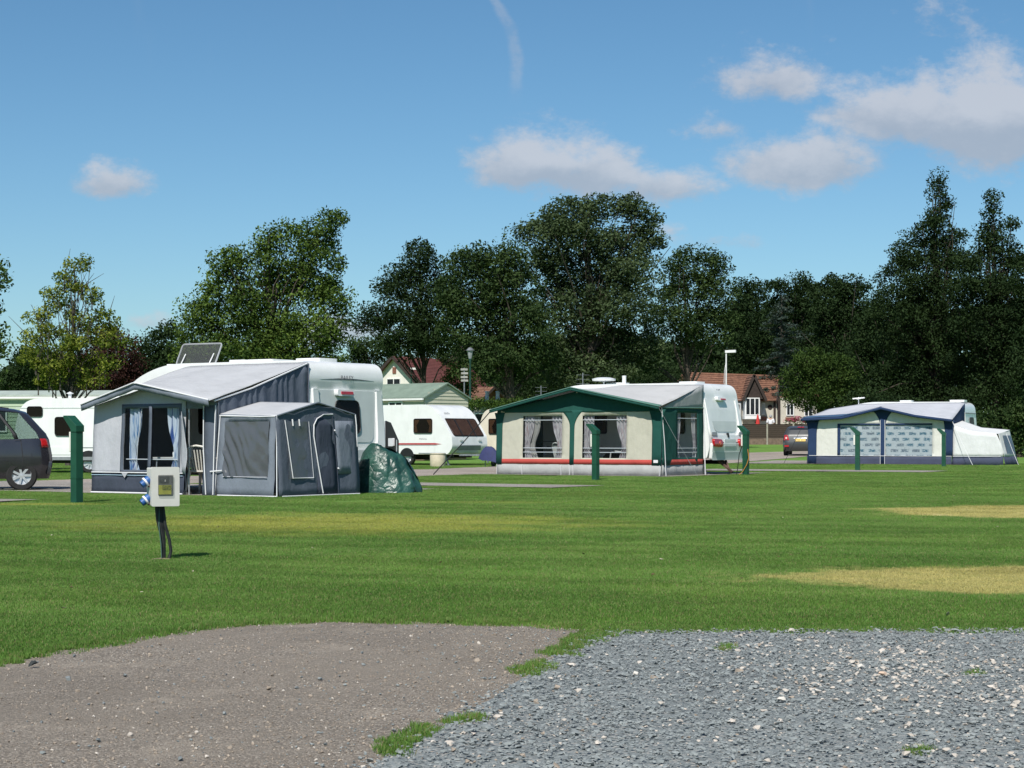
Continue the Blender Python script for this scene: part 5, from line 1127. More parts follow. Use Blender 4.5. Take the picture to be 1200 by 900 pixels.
# ------------------------------------------------------------------ cars
class Car:
    def __init__(s, root, prof, belt, xf, xr, W_, paint, wheels, r, wins=()):
        """prof: [(s, roof z)], belt: [(s, z)], xf/xr: [(z, x)] nose and tail lines"""
        s.P, s.B, s.xf, s.xr, s.W, s.root, s.paint = prof, belt, xf, xr, W_, root, paint
        s.T = [0,.10,.20,.30,.42,.5,.58,.66,.74,.82,.88,.94,1.0]
        Sg = sorted(set([0,.02,.05]+lin(.1,.9,26)+[.95,.98,1.0]+[q for w_ in wins for q in w_])); holes = [(w_[0], w_[1], .5, .82) for w_ in wins]
        m = MB()
        for sg in (1, -1):
            m.grid(Sg, s.T, lambda a, b: s.pt(a, b, sg), holes)
            for e in (0.0, 1.0):
                m.grid([0,.25,.5,.75,1], s.T, lambda q, b: tuple(c if i != 1 else c*q for i, c in enumerate(s.pt(e, b, sg))))
        o = m.build('body', paint, root, smooth=True)
        bm = bmesh.new(); bm.from_mesh(o.data); bmesh.ops.remove_doubles(bm, verts=bm.verts, dist=.0015); bmesh.ops.recalc_face_normals(bm, faces=bm.faces); bm.to_mesh(o.data); bm.free(); o.data.shade_smooth(); o.data.set_sharp_from_angle(angle=R(50))
        s.body = o
        cut = MB()
        for x in wheels:
            for sg in (1, -1): cut.lathe([(r*1.16,-.16),(r*1.16,.16)], (x, sg*(W_-.06), r*1.02), 'y', 28)
        cm = bpy.data.meshes.new('cut'); cm.from_pydata(cut.v, [], cut.f); co = bpy.data.objects.new('cut', cm); COL.objects.link(co)
        bmm = bmesh.new(); bmm.from_mesh(cm); bmesh.ops.recalc_face_normals(bmm, faces=bmm.faces); bmm.to_mesh(cm); bmm.free()
        md = o.modifiers.new('b', 'BOOLEAN'); md.object = co; md.operation = 'DIFFERENCE'; md.solver = 'EXACT'
        dg = bpy.context.evaluated_depsgraph_get(); me = bpy.data.meshes.new_from_object(o.evaluated_get(dg)); o.modifiers.clear(); o.data = me; me.name = 'body'
        bpy.data.objects.remove(co)
        me.shade_smooth(); me.set_sharp_from_angle(angle=R(50))
        for x in wheels:
            for sg in (1, -1):
                wh = wheel(root, x, -.0, r, .2); wh.location = (0, sg*(W_-.11), 0)
                if sg == 1: wh.rotation_euler = (0, 0, 0); wh.scale = (1, -1, 1)
    def pt(s, a, b, sg, off=0.0):
        zr = float(np.interp(a, [p[0] for p in s.P], [p[1] for p in s.P])); zb = float(np.interp(a, [p[0] for p in s.B], [p[1] for p in s.B])); z0 = .24
        zr = max(zr, zb + .02)
        zs = [z0, .34, .52, .72, zb-.03, zb, zb+.2*(zr-zb), zb+.45*(zr-zb), zb+.7*(zr-zb), zb+.87*(zr-zb), zb+.95*(zr-zb), zr-.006, zr]
        ws = [.88, .95, .995, 1.0, .975, .965, .93, .885, .835, .77, .68, .40, 0.0]
        i = np.interp(b, s.T, range(13)); z = float(np.interp(i, range(13), zs)); w = float(np.interp(i, range(13), ws))*s.W
        e = min(a, 1-a); w *= 1 - .16*max(0, 1-e/.07)**2
        x0 = float(np.interp(z, [p[0] for p in s.xf], [p[1] for p in s.xf])); x1 = float(np.interp(z, [p[0] for p in s.xr], [p[1] for p in s.xr]))
        return (x0 + (x1-x0)*a, sg*(w+off), z)
    def patch(s, name, mat, a0, a1, b0, b1, sg=-1, off=.006, da0=0.0, da1=0.0, parent=None, thick=.004):
        """surface patch on the side; da0/da1 slant the front/rear edge"""
        fn = lambda u, v: s.pt(a0 + da0*v + (a1+da1*v - a0-da0*v)*u, b0+(b1-b0)*v, sg, off)
        return MB().grid(lin(0,1,8), lin(0,1,5), fn).build(name, mat, parent or s.root, smooth=True, solid=thick)
    def tail(s, name, mat, poly, off=.008, th=.02, parent=None, bevel=.004):
        f = lambda p, o_: (float(np.interp(p[1], [q[0] for q in s.xr], [q[1] for q in s.xr])) + off + o_ - .10*(abs(p[0])/s.W)**3, p[0], p[1])
        return MB().prism(poly, f, 0, th).build(name, mat, parent or s.root, bevel=bevel)
CARG = M('paint_dark_grey', (.040,.039,.048), .3, .06, 2, 0, 30, .45, .5, .8); CARS = M('paint_silver_grey', (.045,.047,.049), .4, .05, 2, 0, 30, .1, .5, .4)
CGL = glass('car_glass', (.80,.86,.84), .84, .02, 0, (.02,.024,.024)); TRIM = M('car_trim', (.02,.02,.022), .6, .2, 10)
p = G(32, 575); m1 = thing('parked_car', 'dark grey people carrier parked beside the white caravan', 'car', (p[0]-.30, p[1]+.75, 0), R(14))
# local x: tail at +, wheel centre placed under the photo's wheel
car1 = Car(m1, [(0,.95),(.1,1.02),(.22,1.12),(.42,1.62),(.6,1.70),(.85,1.70),(.95,1.66),(1,1.60)], [(0,.80),(.25,.98),(1,1.06)],
           [(.2,-3.55),(.6,-3.68),(1.1,-3.55),(1.7,-3.4)], [(.2,.52),(.45,.60),(.62,.61),(1.0,.55),(1.15,.48),(1.45,.20),(1.7,-.02)], .90, CARG, (0.0,-2.83), .31, [(.48,.655),(.672,.835),(.850,.955)])
for sg in (-1, 1):
    car1.patch('side_window', CGL, .670, .837, .495, .825, sg, .004); car1.patch('side_window', CGL, .848, .957, .495, .825, sg, .004)
    car1.patch('side_window', CGL, .478, .657, .495, .825, sg, .004)
    car1.patch('door_pillar', TRIM, .655, .672, .5, .82, sg, .006); car1.patch('door_pillar', TRIM, .835, .850, .5, .82, sg, .006); car1.patch('rub_strip', TRIM, .30, .70, .285, .315, sg, .014); car1.patch('sill', TRIM, .24, .72, .0, .06, sg, .006)
    car1.patch('door_handle', CARG, .835, .865, .43, .45, sg, .02); car1.patch('tail_light', REDL, .958, .99, .36, .48, sg, .008, 0, -.006); car1.patch('door_seam', TRIM, .862, .866, .1, .5, sg, .003, 0, 0); car1.patch('door_seam', TRIM, .664, .668, .1, .5, sg, .003)
    MB().tube([car1.pt(q, .93, sg, .03) for q in (.52,.56,.7,.85,.92)], .016, 6).build('roof_rail', TRIM, m1, smooth=True)
car1.tail('rear_window', TRIM, rpoly([(-.62,1.14,.05),(.62,1.14,.05),(.52,1.55,.08),(-.52,1.55,.08)]), .01); car1.tail('bumper', CARG, rpoly([(-.82,.32,.05),(.82,.32,.05),(.82,.60,.05),(-.82,.60,.05)]), .0, .06, None, .02)
MB().box(-.5,.1,-.6,-.1,.75,1.0).build('rear_seat', M('car_seat', (.09,.09,.10), .9), m1, bevel=.04)
q = W(941, 534, 95); m2 = thing('parked_car', 'silver grey hatchback with red lamps and yellow plate by the garden fence', 'car', (q.x, 95.5, gz(q.x, 95.5)), R(-103))
car2 = Car(m2, [(0,.86),(.1,.92),(.26,1.02),(.44,1.46),(.62,1.53),(.88,1.52),(.97,1.46),(1,1.40)], [(0,.74),(.25,.94),(1,1.04)],
           [(.2,-3.30),(.6,-3.45),(1.1,-3.3),(1.6,-3.2)], [(.2,.66),(.42,.82),(.62,.84),(.92,.74),(1.05,.70),(1.35,.46),(1.55,.26)], .90, CARS, (0.0,-2.6), .31, [(.48,.66),(.68,.9)])
for sg in (-1, 1):
    car2.patch('side_window', CGL, .478, .662, .495, .825, sg, .004); car2.patch('side_window', CGL, .678, .902, .495, .825, sg, .004)
    y = sg*.70; lm_ = car2.tail('tail_light', REDL, rpoly([(y-.15*sg,.80,.03),(y+.12*sg,.78,.04),(y+.10*sg,1.06,.04),(y-.05*sg,1.06,.04)]), -.02, .07, None, .012); car2.tail('lamp_centre', M('clear_lens', (.75,.45,.42), .2), rrect(y-.05,y+.04,.86,.95,.03), .05, .012, lm_)
    car2.tail('reflector', REDL, rrect(sg*.68-.11,sg*.68+.11,.46,.54,.02), .012, .06)
car2.tail('rear_window', M('car_rear_glass', (.015,.018,.022), .06, .1, 5, 0, 30, 0, .6, .4), rpoly([(-.68,1.08,.06),(.68,1.08,.06),(.56,1.40,.10),(-.56,1.40,.10)]), .008)
car2.tail('bumper', CARS, rpoly([(-.86,.40,.06),(.86,.40,.06),(.86,.68,.05),(-.86,.68,.05)]), -.01, .06, None, .02); car2.tail('bumper_insert', TRIM, rpoly([(-.8,.26,.04),(.8,.26,.04),(.8,.42,.03),(-.8,.42,.03)]), -.02, .05)
pt_ = car2.tail('number_plate', M('plate_yellow', (.75,.50,.06), .4), rrect(-.26,.26,.74,.86,.01), .03, .012); 
for k in range(7): car2.tail('plate_mark', TRIM, rrect(-.215+.064*k+(.03 if k > 3 else 0)-.018,-.215+.064*k+(.03 if k > 3 else 0)+.012,.765,.835,.004,1), .043, .003, pt_, 0)
car2.tail('chrome_strip', M('chrome', (.7,.7,.7), .15, .05, 5, 0, 30, 1.0), rrect(-.32,.32,.885,.925,.01), .01, .03); car2.tail('brake_light', REDL, rrect(-.16,.16,1.435,1.47,.01), .02, .03)

# ------------------------------------------------------------------ mobile homes and houses
def cladding(root, name, mat, A, B, z0, z1, pitch=.16, ztop=None, parent=None):
    """overlapping boards, each leaning out over the one below"""
    A, B = Vector(A), Vector(B); L = (B-A).length; d = (B-A)/L; nn = Vector((d.y,-d.x)); k = int((z1-z0)/pitch); m = MB()
    for i in range(k+1):
        za, zb = z0+i*pitch, min(z0+(i+1)*pitch, z1)
        s0, s1 = 0.0, L
        if ztop:
            lo, hi = ztop(za); s0, s1 = lo, hi
            if s1 - s0 < .1: continue
        pa = [A+d*s0, A+d*s1]; P = [(q.x+nn.x*o, q.y+nn.y*o, z) for o, z in ((.028,za),(.004,zb)) for q in pa]
        P2 = [(pa[0].x, pa[0].y, za), (pa[1].x, pa[1].y, za)]
        m.add(P + P2, [(0,1,3,2),(4,5,1,0)])
    return m.build(name, mat, parent or root)
MHG = M('pale_green_cladding', (.36,.44,.32), .6, .06, 2, dirt=.1); MHC = M('cream_cladding', (.50,.49,.38), .6, .06, 2, dirt=.12); ROOFG = M('green_felt_roof', (.17,.225,.18), .85, .12, 2, .3, 40); ROOFP = M('pale_roof_sheet', (.36,.41,.36), .6, .1, 2); WFR = M('white_frame', (.74,.74,.73), .4, .04); DGL = M('dark_glass', (.02,.024,.028), .08, .3, 4, 0, 30, 0, .6)
def window(parent, fn, x0, x1, z0, z1, fr=.06, bars=1):
    w = MB(); 
    for a, b, c, d in ((x0,x1,z1-fr,z1),(x0,x1,z0,z0+fr),(x0,x0+fr,z0+fr,z1-fr),(x1-fr,x1,z0+fr,z1-fr)): w.prism([(a,c),(b,c),(b,d),(a,d)], fn, .0, .06)
    for k in range(bars): 
        xm = x0 + (x1-x0)*(k+1)/(bars+1); w.prism([(xm-fr/2,z0+fr),(xm+fr/2,z0+fr),(xm+fr/2,z1-fr),(xm-fr/2,z1-fr)], fn, .0, .055)
    o = w.build('window', WFR, parent); MB().prism([(x0+.01,z0+.01),(x1-.01,z0+.01),(x1-.01,z1-.01),(x0+.01,z1-.01)], fn, .005, .03).build('pane', DGL, o); return o
def mobile_home(label, loc, rz, L, Wd, H, Hr, clad, roof, wins, eave=.12):
    t = thing('mobile_home', label, 'mobile home', loc, rz); h0 = .5
    MB().box(0,L,.005,Wd-.005,.12,H).add([(0,0,H),(0,Wd,H),(0,Wd/2,Hr),(L,0,H),(L,Wd,H),(L,Wd/2,Hr)], [(0,1,2),(3,5,4),(0,2,5,3),(1,4,5,2)]).build('core', clad, t)
    cladding(t, 'side_cladding', clad, (0,0), (L,0), h0, H); sl = (Hr-H)/(Wd/2)
    cladding(t, 'end_cladding', clad, (L,0), (L,Wd), h0, Hr-.05, ztop=lambda z: (max(0,(z-H)/sl), Wd-max(0,(z-H)/sl)))
    e = eave; r = MB().add([(-e,-e,H-e*sl),(L+e,-e,H-e*sl),(L+e,Wd/2,Hr+.02),(-e,Wd/2,Hr+.02),(-e,Wd+e,H-e*sl),(L+e,Wd+e,H-e*sl)], [(0,1,2,3),(3,2,5,4)]).build('roof', roof, t, solid=.06); r.location.z = .045
    MB().bar((-.1,-e-.05,H-.06),(L+.1,-e-.05,H-.06),.08,.09).build('gutter', WFR, t)
    MB().box(.05,L-.05,.05,Wd-.05,.0,.5).build('skirting', M('brick_skirt', (.22,.15,.11), .9, .2, 5), t)
    for a, b, c, d in wins: window(t, lambda p, q: (p[0], -.03-q, p[1]), a, b, c, d)
    return t
mobile_home('pale green clad mobile home behind the plain white caravan', ((-40-600)*82/F, 82.0, gz(0,82)), -R(7), 9.6, 3.6, 2.86, 3.06, MHG, ROOFP, [(.6,1.9,1.3,2.3),(3.6,4.8,1.3,2.3)])
g9 = W(497,500,84)
mobile_home('cream clad mobile home with green roof behind the striped caravan', (g9.x-8.6*math.cos(R(42)), 84+8.6*math.sin(R(42)), gz(0,86)), -R(42), 8.6, 2.85, 2.80, 3.42, MHC, ROOFG, [(6.4,7.3,2.38,2.66),(2.5,3.8,1.4,2.4)])
tv_ = W(505,470,83.5)

RTILE = M('red_tile_roof', (.125,.040,.035), .85, .2, 3, .5, 8, stretch=(1,1,4)); BTILE = None
def tile_mat(name, a, b):
    m = bpy.data.materials.new(name); m.use_nodes = True; t = NT(m.node_tree); tc = t.n('ShaderNodeTexCoord').outputs['Object']
    n_ = t.noise(tc, 4, 4, .7); c = t.mix(t.mr(n_, .3, .7), a, b); c = t.mix(t.mr(t.noise(tc, .7, 4, .6), .45, .7, 0.0, .5), c, tuple(q*.55 for q in a))
    bs = t.n('ShaderNodeBsdfPrincipled', i_Base_Color=c, i_Roughness=.9); t.n('ShaderNodeOutputMaterial', i_0=bs); return m
BTILE = tile_mat('brown_tile', (.12,.055,.035), (.235,.115,.07)); CWALL = M('cream_render', (.50,.47,.40), .9, .08, 2, .3, 30, dirt=.15); WWALL = M('white_render', (.68,.66,.60), .9, .06, 2, .3, 30, dirt=.12); TIMB = M('dark_timber', (.035,.024,.02), .8, .3, 6); BRK = M('brick_band', (.20,.085,.06), .9, .25, 8, .4, 20)
def tiled_slope(name, parent, mat, a, b, c, d, rows=14, th=.05):
    """a-b lower edge, d-c upper edge; courses of tiles stepped over each other"""
    a, b, c, d = map(Vector, (a, b, c, d)); m = MB(); up = (b-a).cross(d-a).normalized(); up = up if up.z > 0 else -up
    for i in range(rows):
        q0, q1 = i/rows, (i+1.12)/rows
        P = [a.lerp(d,q0)+up*th, b.lerp(c,q0)+up*th, b.lerp(c,min(q1,1))+up*.006, a.lerp(d,min(q1,1))+up*.006, a.lerp(d,q0), b.lerp(c,q0)]
        m.add(P, [(0,1,2,3),(4,5,1,0)])
    m.add([a-up*.03,b-up*.03,c-up*.03,d-up*.03], [(0,1,2,3)])
    return m.build(name, mat, parent)
# white gabled house, red roof
hw = W(463,514,132); h1 = thing('gabled_house', 'white gabled house with dark red roof behind the cream mobile home', 'house', (hw.x, 132, gz(0,132)))
def gable(root, w0, w1, y0, y1, He, Hr, wallm, slope, rows=24, over=.35, names=('wall','roof')):
    xm = (w0+w1)/2; MB().box(w0,w1,y0,y1,-.3,He).add([(w0,y0,He),(w1,y0,He),(xm,y0,Hr),(w0,y1,He),(w1,y1,He),(xm,y1,Hr)], [(0,1,2),(3,5,4)]).build(names[0], wallm, root)
    sl = (Hr-He)/(w1-xm); zo = He - over*sl
    return [tiled_slope(names[1], root, slope, (w0-over,y0-over,zo),(w0-over,y1+over,zo),(xm,y1+over,Hr+.02),(xm,y0-over,Hr+.02), rows, .025), tiled_slope(names[1], root, slope, (w1+over,y0-over,zo),(w1+over,y1+over,zo),(xm,y1+over,Hr+.02),(xm,y0-over,Hr+.02), rows, .025)]
h1.rotation_euler.z = R(-32)
gable(h1, -2.5, 2.5, .0, 8.5, 3.9, 6.25, WWALL, RTILE)
Fy = lambda p, q: (p[0], -q, p[1])
window(h1, Fy, -.7, .5, 4.02, 4.72, .06, 1); MB().prism([(-.2,5.05),(.1,5.05),(.1,5.5),(-.2,5.5)], Fy, .0, .05).build('vent', BRK, h1)
for s_ in (-1, 1): MB().bar((s_*2.85,-.38,3.58),(0,-.38,6.22),.06,.2).build('barge_board', TIMB, h1)
window(h1, Fy, -1.6, 1.6, 1.0, 2.3, .07, 2); MB().prism([(-2.2,.0),(-1.7,.0),(-1.7,2.1),(-2.2,2.1)], Fy, .0, .05).build('door', TIMB, h1)
# low outbuilding with grey roof, white flues, brown cottage gable
ob = W(575,500,104); o1 = thing('outbuilding', 'low outbuilding with flat grey roof and two white flues', 'outbuilding', (ob.x, 104, gz(0,104)), R(-6))
MB().box(-1.6,2.6,0,4,-.2,2.75).build('wall', M('grey_render', (.32,.31,.29), .9), o1); MB().box(-1.8,2.8,-.2,4.2,2.75,2.90).build('roof', M('grey_felt', (.24,.26,.29), .8, .15, 3), o1)
for x_ in (-.27,.33): MB().lathe([(.17,0),(.11,.08),(.10,.42),(.14,.47),(.12,.52),(.001,.53)], (x_,.6,2.9), 'z', 14).build('flue', WFR, o1, smooth=True)
window(o1, Fy, -.9, .3, 1.2, 2.2)
MB().prism([(1.2,.0),(2.0,.0),(2.0,2.0),(1.2,2.0)], Fy, .0, .05).build('door', TIMB, o1)
ct = W(577,500,126); h2 = thing('cottage', 'small cottage with brown gable roof behind the flat roofed outbuilding', 'cottage', (ct.x, 126, gz(0,126)), R(30))
gable(h2, -1.7, 1.7, 0, 5, 2.5, 4.0, BRK, BTILE, 10); window(h2, Fy, -.6, .6, 1.0, 2.1); MB().bar((-2.0,-.38,2.22),(0,-.38,4.0),.06,.16).bar((2.0,-.38,2.22),(0,-.38,4.0),.06,.16).build('barge_board', TIMB, h2)
# bungalow
db = 141.0; k_ = db/F
bu = thing('bungalow', 'long cream bungalow with brown tiled roof and gabled bay window', 'bungalow', (W(860,500,db).x, db, gz(0,db)), 0)
bx = lambda px: (px-860)*k_
zb = lambda py: EYE + (HZ-py)*k_ - gz(0,db)
MB().box(bx(796), bx(958), .3, 6.3, -.4, zb(466)).build('wall', CWALL, bu)
tiled_slope('roof', bu, BTILE, (bx(780),-.15,zb(470)), (bx(909),-.15,zb(470)), (bx(921),3.3,zb(440)), (bx(806),3.3,zb(436)), 13)
tiled_slope('roof', bu, BTILE, (bx(780),6.7,zb(470)), (bx(909),6.7,zb(470)), (bx(921),3.3,zb(440)), (bx(806),3.3,zb(436)), 8)
tiled_slope('roof', bu, BTILE, (bx(909),1.2,zb(468)), (bx(965),1.2,zb(468)), (bx(965),3.9,zb(446)), (bx(921),3.9,zb(446)), 10)
MB().tube([(bx(806),3.3,zb(435.6)),(bx(921),3.3,zb(439.6))], .10, 8).build('ridge', BTILE, bu)
MB().tube([(bx(780),-.15,zb(469)),(bx(806),3.3,zb(435.6))], .09, 8).build('hip_ridge', BTILE, bu)
MB().bar((bx(909)+.05,-.2,zb(471)),(bx(921)+.05,3.3,zb(440)),.10,.22).build('barge_board', TIMB, bu)
# gabled dormer over the bay
y0 = -1.3; xa, xm, xb = bx(869), bx(881), bx(894); zt, ze = zb(440), zb(468)
MB().prism([(xa,ze),(xb,ze),(xm,zt-.05)], lambda p, q: (p[0], q, p[1]), y0, y0+.12).build('gable', TIMB, bu)
for x_ in (xa, xb):
    tiled_slope('gable_roof', bu, BTILE, (x_+(x_-xm)*.06,y0-.15,ze-.1), (x_+(x_-xm)*.06,2.6,ze-.1), (xm,2.6,zt+.03), (xm,y0-.15,zt+.03), 10); MB().bar((x_+(x_-xm)*.08,y0-.16,ze-.12),(xm,y0-.16,zt-.02),.06,.2).build('barge_board', TIMB, bu)
MB().box(bx(870.5), bx(888), y0+.05, .4, zb(490), ze).build('bay_core', WFR, bu); MB().box(bx(870), bx(888.5), y0-.05, .4, zb(490)-.08, zb(487.5)).build('bay_sill', WFR, bu)
window(bu, lambda p, q: (p[0], y0+.05-q, p[1]), bx(871), bx(887.5), zb(487), zb(466.5), .07, 2)
MB().bar((bx(889),y0+.3,zb(489)),(bx(886),.28,zb(495)),.1).build('bracket', TIMB, bu)
for a, b, c, d in ((893,897,472,486),(922,931,473,487),(943,953,474,488)): window(bu, lambda p, q: (p[0], .28-q, p[1]), bx(a), bx(b), zb(d), zb(c), .06, 1)
for a, b in ((907,909.5),(911.5,915)): MB().prism([(bx(a),zb(500)),(bx(b),zb(500)),(bx(b),zb(466)),(bx(a),zb(466))], lambda p, q: (p[0], .28-q, p[1]), 0, .06).build('timber_post', TIMB, bu)
for a, b, c, d in ((892,899,488,493),(921,933,489,493),(942,955,489,494)): MB().prism([(bx(a),zb(d)),(bx(b),zb(d)),(bx(b),zb(c)),(bx(a),zb(c))], lambda p, q: (p[0], .28-q, p[1]), 0, .05).build('brick_panel', BRK, bu)
MB().lathe([(.001,-.02),(.17,-.02),(.19,.03),(.13,.08),(.001,.12)], (bx(903),.27,zb(477)), 'y', 16).build('wall_ornament', TIMB, bu)
MB().box(bx(800), bx(868.5), -.02, .3, -.4, zb(468)).build('wing_wall', M('blue_grey_render', (.30,.32,.34), .9, .1), bu); window(bu, lambda p, q: (p[0], -.03-q, p[1]), bx(862), bx(867.5), zb(487), zb(473), .05, 0)
# fence
df = 136.0; kf = df/F; fz = gz(0, df); fe = thing('garden_fence', 'dark brown panel fence with concrete posts before the bungalow', 'fence', (W(858,500,df).x, df, fz)); fx = lambda px: (px-858)*kf
FEN = M('brown_fence', (.050,.036,.028), .9, .3, 5, .4, 20, stretch=(1,1,9)); CONC = M('concrete_post', (.30,.28,.24), .9, .15, 6, .3, 30); LOWW = M('low_brick_wall', (.16,.115,.09), .9, .25, 6, .5, 25)
pp = [fx(899) + 1.9*k for k in range(-4, 7)]
for i, x_ in enumerate(pp): 
    MB().box(x_-.055, x_+.055, -.055, .055, -.1, 1.52).build('fence_post', CONC, fe)
    if i < len(pp)-1:
        x2 = pp[i+1]; MB().box(x_+.06, x2-.06, -.04, .04, -.1, .44).build('gravel_board', LOWW, fe)
        pn = MB().box(x_+.06, x2-.06, .0, .02, .445, 1.46)
        for r_ in range(7): pn.add([(x_+.06,-.03,.45+r_*.145),(x2-.06,-.03,.45+r_*.145),(x2-.06,-.004,.60+r_*.145),(x_+.06,-.004,.60+r_*.145)], [(0,1,2,3)])
        pn.build('fence_panel', FEN, fe); MB().box(x_+.06, x2-.06, -.045, .035, 1.462, 1.49).build('capping', FEN, fe)
# flowers, folded red parasol, person behind the fence
FLW = leaf_mat('pink_petals', (.30,.03,.10), (.60,.12,.22), tr=.2)
for px, lab in ((931, 'pink flowering tub behind the fence beside the person'), (943, 'wide pink flowering tub under the bungalow window'), (950, 'pink flowering tub nearest the garden tree')):
    x_ = W(px,490,138.4).x; tb = thing('flower_tub', lab, 'flowers', (x_, 138.4, gz(0,138.4)+.42)); MB().lathe([(.22,0),(.30,.9),(.33,.95),(.28,.96),(.001,.94)], (0,0,0), 'z', 16).build('tub', M('terracotta', (.30,.12,.07), .9), tb, smooth=True)
    g_ = np.random.default_rng(px); C = g_.normal(0, 1, (26,3))*np.array([.30,.25,.13]) + np.array([0,0,1.42]); leaves('blooms', C, np.full(26,.14), 14, .08, FLW, tb, px); C = g_.normal(0,1,(22,3))*np.array([.28,.25,.14]) + np.array([0,0,1.25]); leaves('foliage', C, np.full(22,.16), 14, .1, SPR, tb, px+1)
x_ = W(888,490,138.6).x; rp = thing('parasol', 'folded red parasol standing behind the fence by the bay window', 'parasol', (x_, 138.6, gz(0,138.6)+.42)); rp.scale = (.7,.7,.85)
MB().tube([(0,0,0),(0,0,2.15)], .025).build('pole', WFR, rp, smooth=True); MB().lathe([(.24,1.15),(.22,1.3),(.17,1.6),(.09,1.95),(.03,2.1),(.001,2.12)], (0,0,0), 'z', 16).build('canopy', M('red_canvas', (.48,.035,.03), .8, .15, 8), rp, smooth=True); MB().lathe([(.25,0),(.25,.06),(.05,.08),(.001,.08)], (0,0,0), 'z', 16).build('base', CONC, rp)
def person(loc, rz):
    t = thing('person', 'person in a white shirt standing behind the garden fence', 'person', loc, rz)
    J = {'pel':(0,0,.95),'ch':(0,.0,1.22),'sh':(0,0,1.42),'nk':(0,.0,1.50),'hd':(0,-.02,1.58),'tp':(0,-.02,1.72),
         'sl':(-.19,0,1.40),'el':(-.26,.02,1.12),'wl':(-.20,-.18,.98),'sr':(.19,0,1.40),'er':(.26,.02,1.12),'wr':(.20,-.18,.98),
         'hl':(-.10,0,.90),'kl':(-.11,-.02,.50),'al':(-.11,.02,.08),'tl':(-.12,-.16,.03),'hr':(.10,0,.90),'kr':(.11,-.02,.50),'ar':(.11,.02,.08),'tr':(.12,-.16,.03)}
    Rd = {'pel':.15,'ch':.15,'sh':.12,'nk':.06,'hd':.10,'tp':.075,'sl':.075,'el':.055,'wl':.04,'sr':.075,'er':.055,'wr':.04,'hl':.10,'kl':.07,'al':.05,'tl':.04,'hr':.10,'kr':.07,'ar':.05,'tr':.04}
    E_ = ['pel-ch','ch-sh','sh-nk','nk-hd','hd-tp','sh-sl','sl-el','el-wl','sh-sr','sr-er','er-wr','pel-hl','hl-kl','kl-al','al-tl','pel-hr','hr-kr','kr-ar','ar-tr']
    def skin(name, keys, edges, grow, mat):
        me = bpy.data.meshes.new(name); ix = {k: i for i, k in enumerate(keys)}; me.from_pydata([J[k] for k in keys], [tuple(ix[q] for q in e.split('-')) for e in edges], [])
        o = bpy.data.objects.new(name, me); COL.objects.link(o); md = o.modifiers.new('k', 'SKIN'); md.use_smooth_shade = True
        for k in keys: me.skin_vertices[0].data[ix[k]].radius = (Rd[k]+grow, (Rd[k]+grow)*(.75 if k in ('pel','ch','sh') else 1))
        me.skin_vertices[0].data[0].use_root = True
        o.modifiers.new('s', 'SUBSURF').levels = 2; dg = bpy.context.evaluated_depsgraph_get(); m2_ = bpy.data.meshes.new_from_object(o.evaluated_get(dg)); o.modifiers.clear(); o.data = m2_; m2_.name = name; m2_.materials.clear(); m2_.materials.append(mat); o.parent = t; return o
    skin('body', list(J), E_, 0, M('skin_tone', (.45,.27,.19), .6, .08))
    skin('shirt', ['pel','ch','sh','sl','el','sr','er'], ['pel-ch','ch-sh','sh-sl','sl-el','sh-sr','sr-er'], .022, M('white_shirt', (.74,.74,.76), .8, .05))
    skin('trousers', ['pel','hl','kl','al','hr','kr','ar'], ['pel-hl','hl-kl','kl-al','pel-hr','hr-kr','kr-ar'], .018, M('dark_trousers', (.03,.035,.05), .8))
    MB().lathe([(.115,1.57),(.122,1.62),(.115,1.68),(.08,1.735),(.001,1.755)], (0,.005,0), 'z', 16).build('hair', M('grey_hair', (.30,.30,.31), .9, .2, 40), t, smooth=True)
pw = W(903,496,138.0); person((pw.x, 138.0, gz(0,138)+.42), R(170))
xt = W(858,500,138).x; pa = MB().box(xt-4, xt+8, 136.6, 141.6, gz(0,138)-.6, gz(0,138)+.42).build('terrace', M('paving', (.30,.28,.25), .9, .15, 3), None); tag(pa, kind='structure')

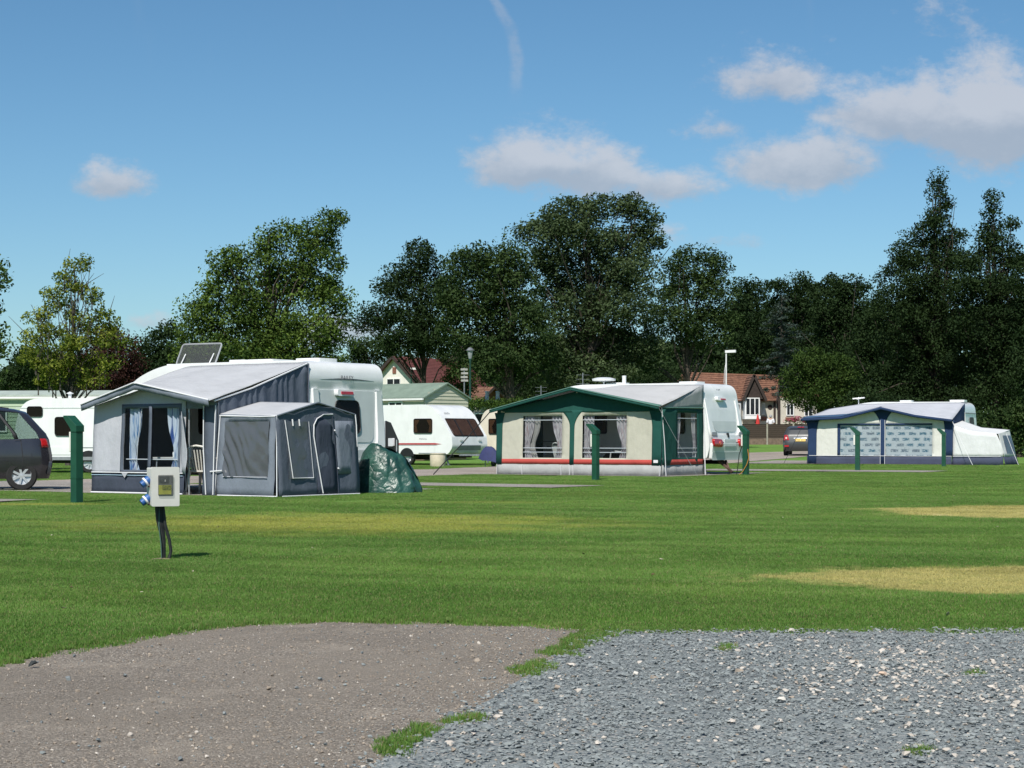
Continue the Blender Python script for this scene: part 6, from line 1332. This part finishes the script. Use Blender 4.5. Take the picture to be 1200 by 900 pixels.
# ------------------------------------------------------------------ lamps, aerials and signs
LAMPW = M('lamp_white', (.70,.70,.69), .4, .05); LPG = M('lamp_post_green', (.012,.05,.035), .5, .2)
def street_lamp(label, px, py, d, h0, arm, pole, r=.04):
    p = W(px, py, d); g0 = gz(p.x, d); H_ = p.z - g0; t = thing('street_lamp', label, 'lamp post', (p.x, d, g0))
    MB().tube([(0,0,0),(0,0,1.2),(0,0,H_)], [r*1.5,r,r*.7], 10).build('pole', pole, t, smooth=True)
    MB().prism(rpoly([(-.06,-.06,.05),(arm,-.10,.08),(arm,.10,.08),(-.06,.06,.05)]), lambda p_, q: (p_[0], p_[1], q+p_[0]*.04), H_-.02, H_+.10).build('lamp_head', LAMPW, t, bevel=.02); return t
sl = street_lamp('slim white street lamp rising behind the caravan roof before the bungalow', 851, 413, 88, 0, .46, LAMPW, .045)
MB().tube([(-.04,0,3.0),(-.10,0,3.6),(-.08,0,4.1),(-.02,0,4.5)], .012, 5).build('cable', LAMPW, sl, smooth=True)
street_lamp('dark post with white lamp head in front of the white gable', 482, 433, 112, 0, .42, LPG, .06)
p = W(551,418,98); g0 = gz(p.x,98); lt = thing('lantern_lamp', 'dark green post topped by a glass lantern among the trees', 'lamp post', (p.x, 98, g0)); H_ = p.z-g0
MB().lathe([(.12,0),(.12,.8),(.07,.9),(.05,H_-.3),(.08,H_-.1),(.001,H_-.1)], (0,0,0), 'z', 12).build('post', LPG, lt, smooth=True)
MB().lathe([(.08,H_-.1),(.17,H_+.32),(.001,H_+.33)], (0,0,0), 'z', 8).build('lantern', M('lantern_glass', (.28,.30,.31), .25), lt); MB().lathe([(.24,H_+.32),(.10,H_+.46),(.001,H_+.50)], (0,0,0), 'z', 8).build('lantern_cap', STEEL, lt)
p = W(544,447,92); g0 = gz(p.x,92); sg_ = thing('board_sign', 'slim post carrying four stacked pale boards beside the lantern lamp', 'sign', (p.x, 92, g0)); MB().tube([(0,0,0),(0,0,W(0,431,92).z-g0)], .035, 8).build('post', STEEL, sg_, smooth=True)
for i, py in enumerate((433,437.5,442,446)): z_ = W(0,py,92).z-g0; MB().box(-.17+.02*(i%2), .17+.02*(i%2), -.06, -.035, z_-.05, z_+.05).build('board', M('pale_board', (.32,.32,.29), .7, .15), sg_, bevel=.004)
def aerial(label, px, py, d):
    p = W(px, py, d); g0 = gz(p.x, d); t = thing('television_aerial', label, 'aerial', (p.x, d, g0)); H_ = p.z - g0
    MB().tube([(0,0,0),(0,0,H_)], .02, 6).build('mast', STEEL, t); b = MB()
    for k in range(4): z_ = H_ - .08 - .17*k; b.bar((-.26,0,z_),(.26,.05,z_),.010)
    b.build('antenna', STEEL, t); return t
aerial('thin television aerial mast behind the green awning peak', 683, 437, 74)
aerial('thin aerial mast beside the outbuilding, left of the green awning', 634, 452, 84)
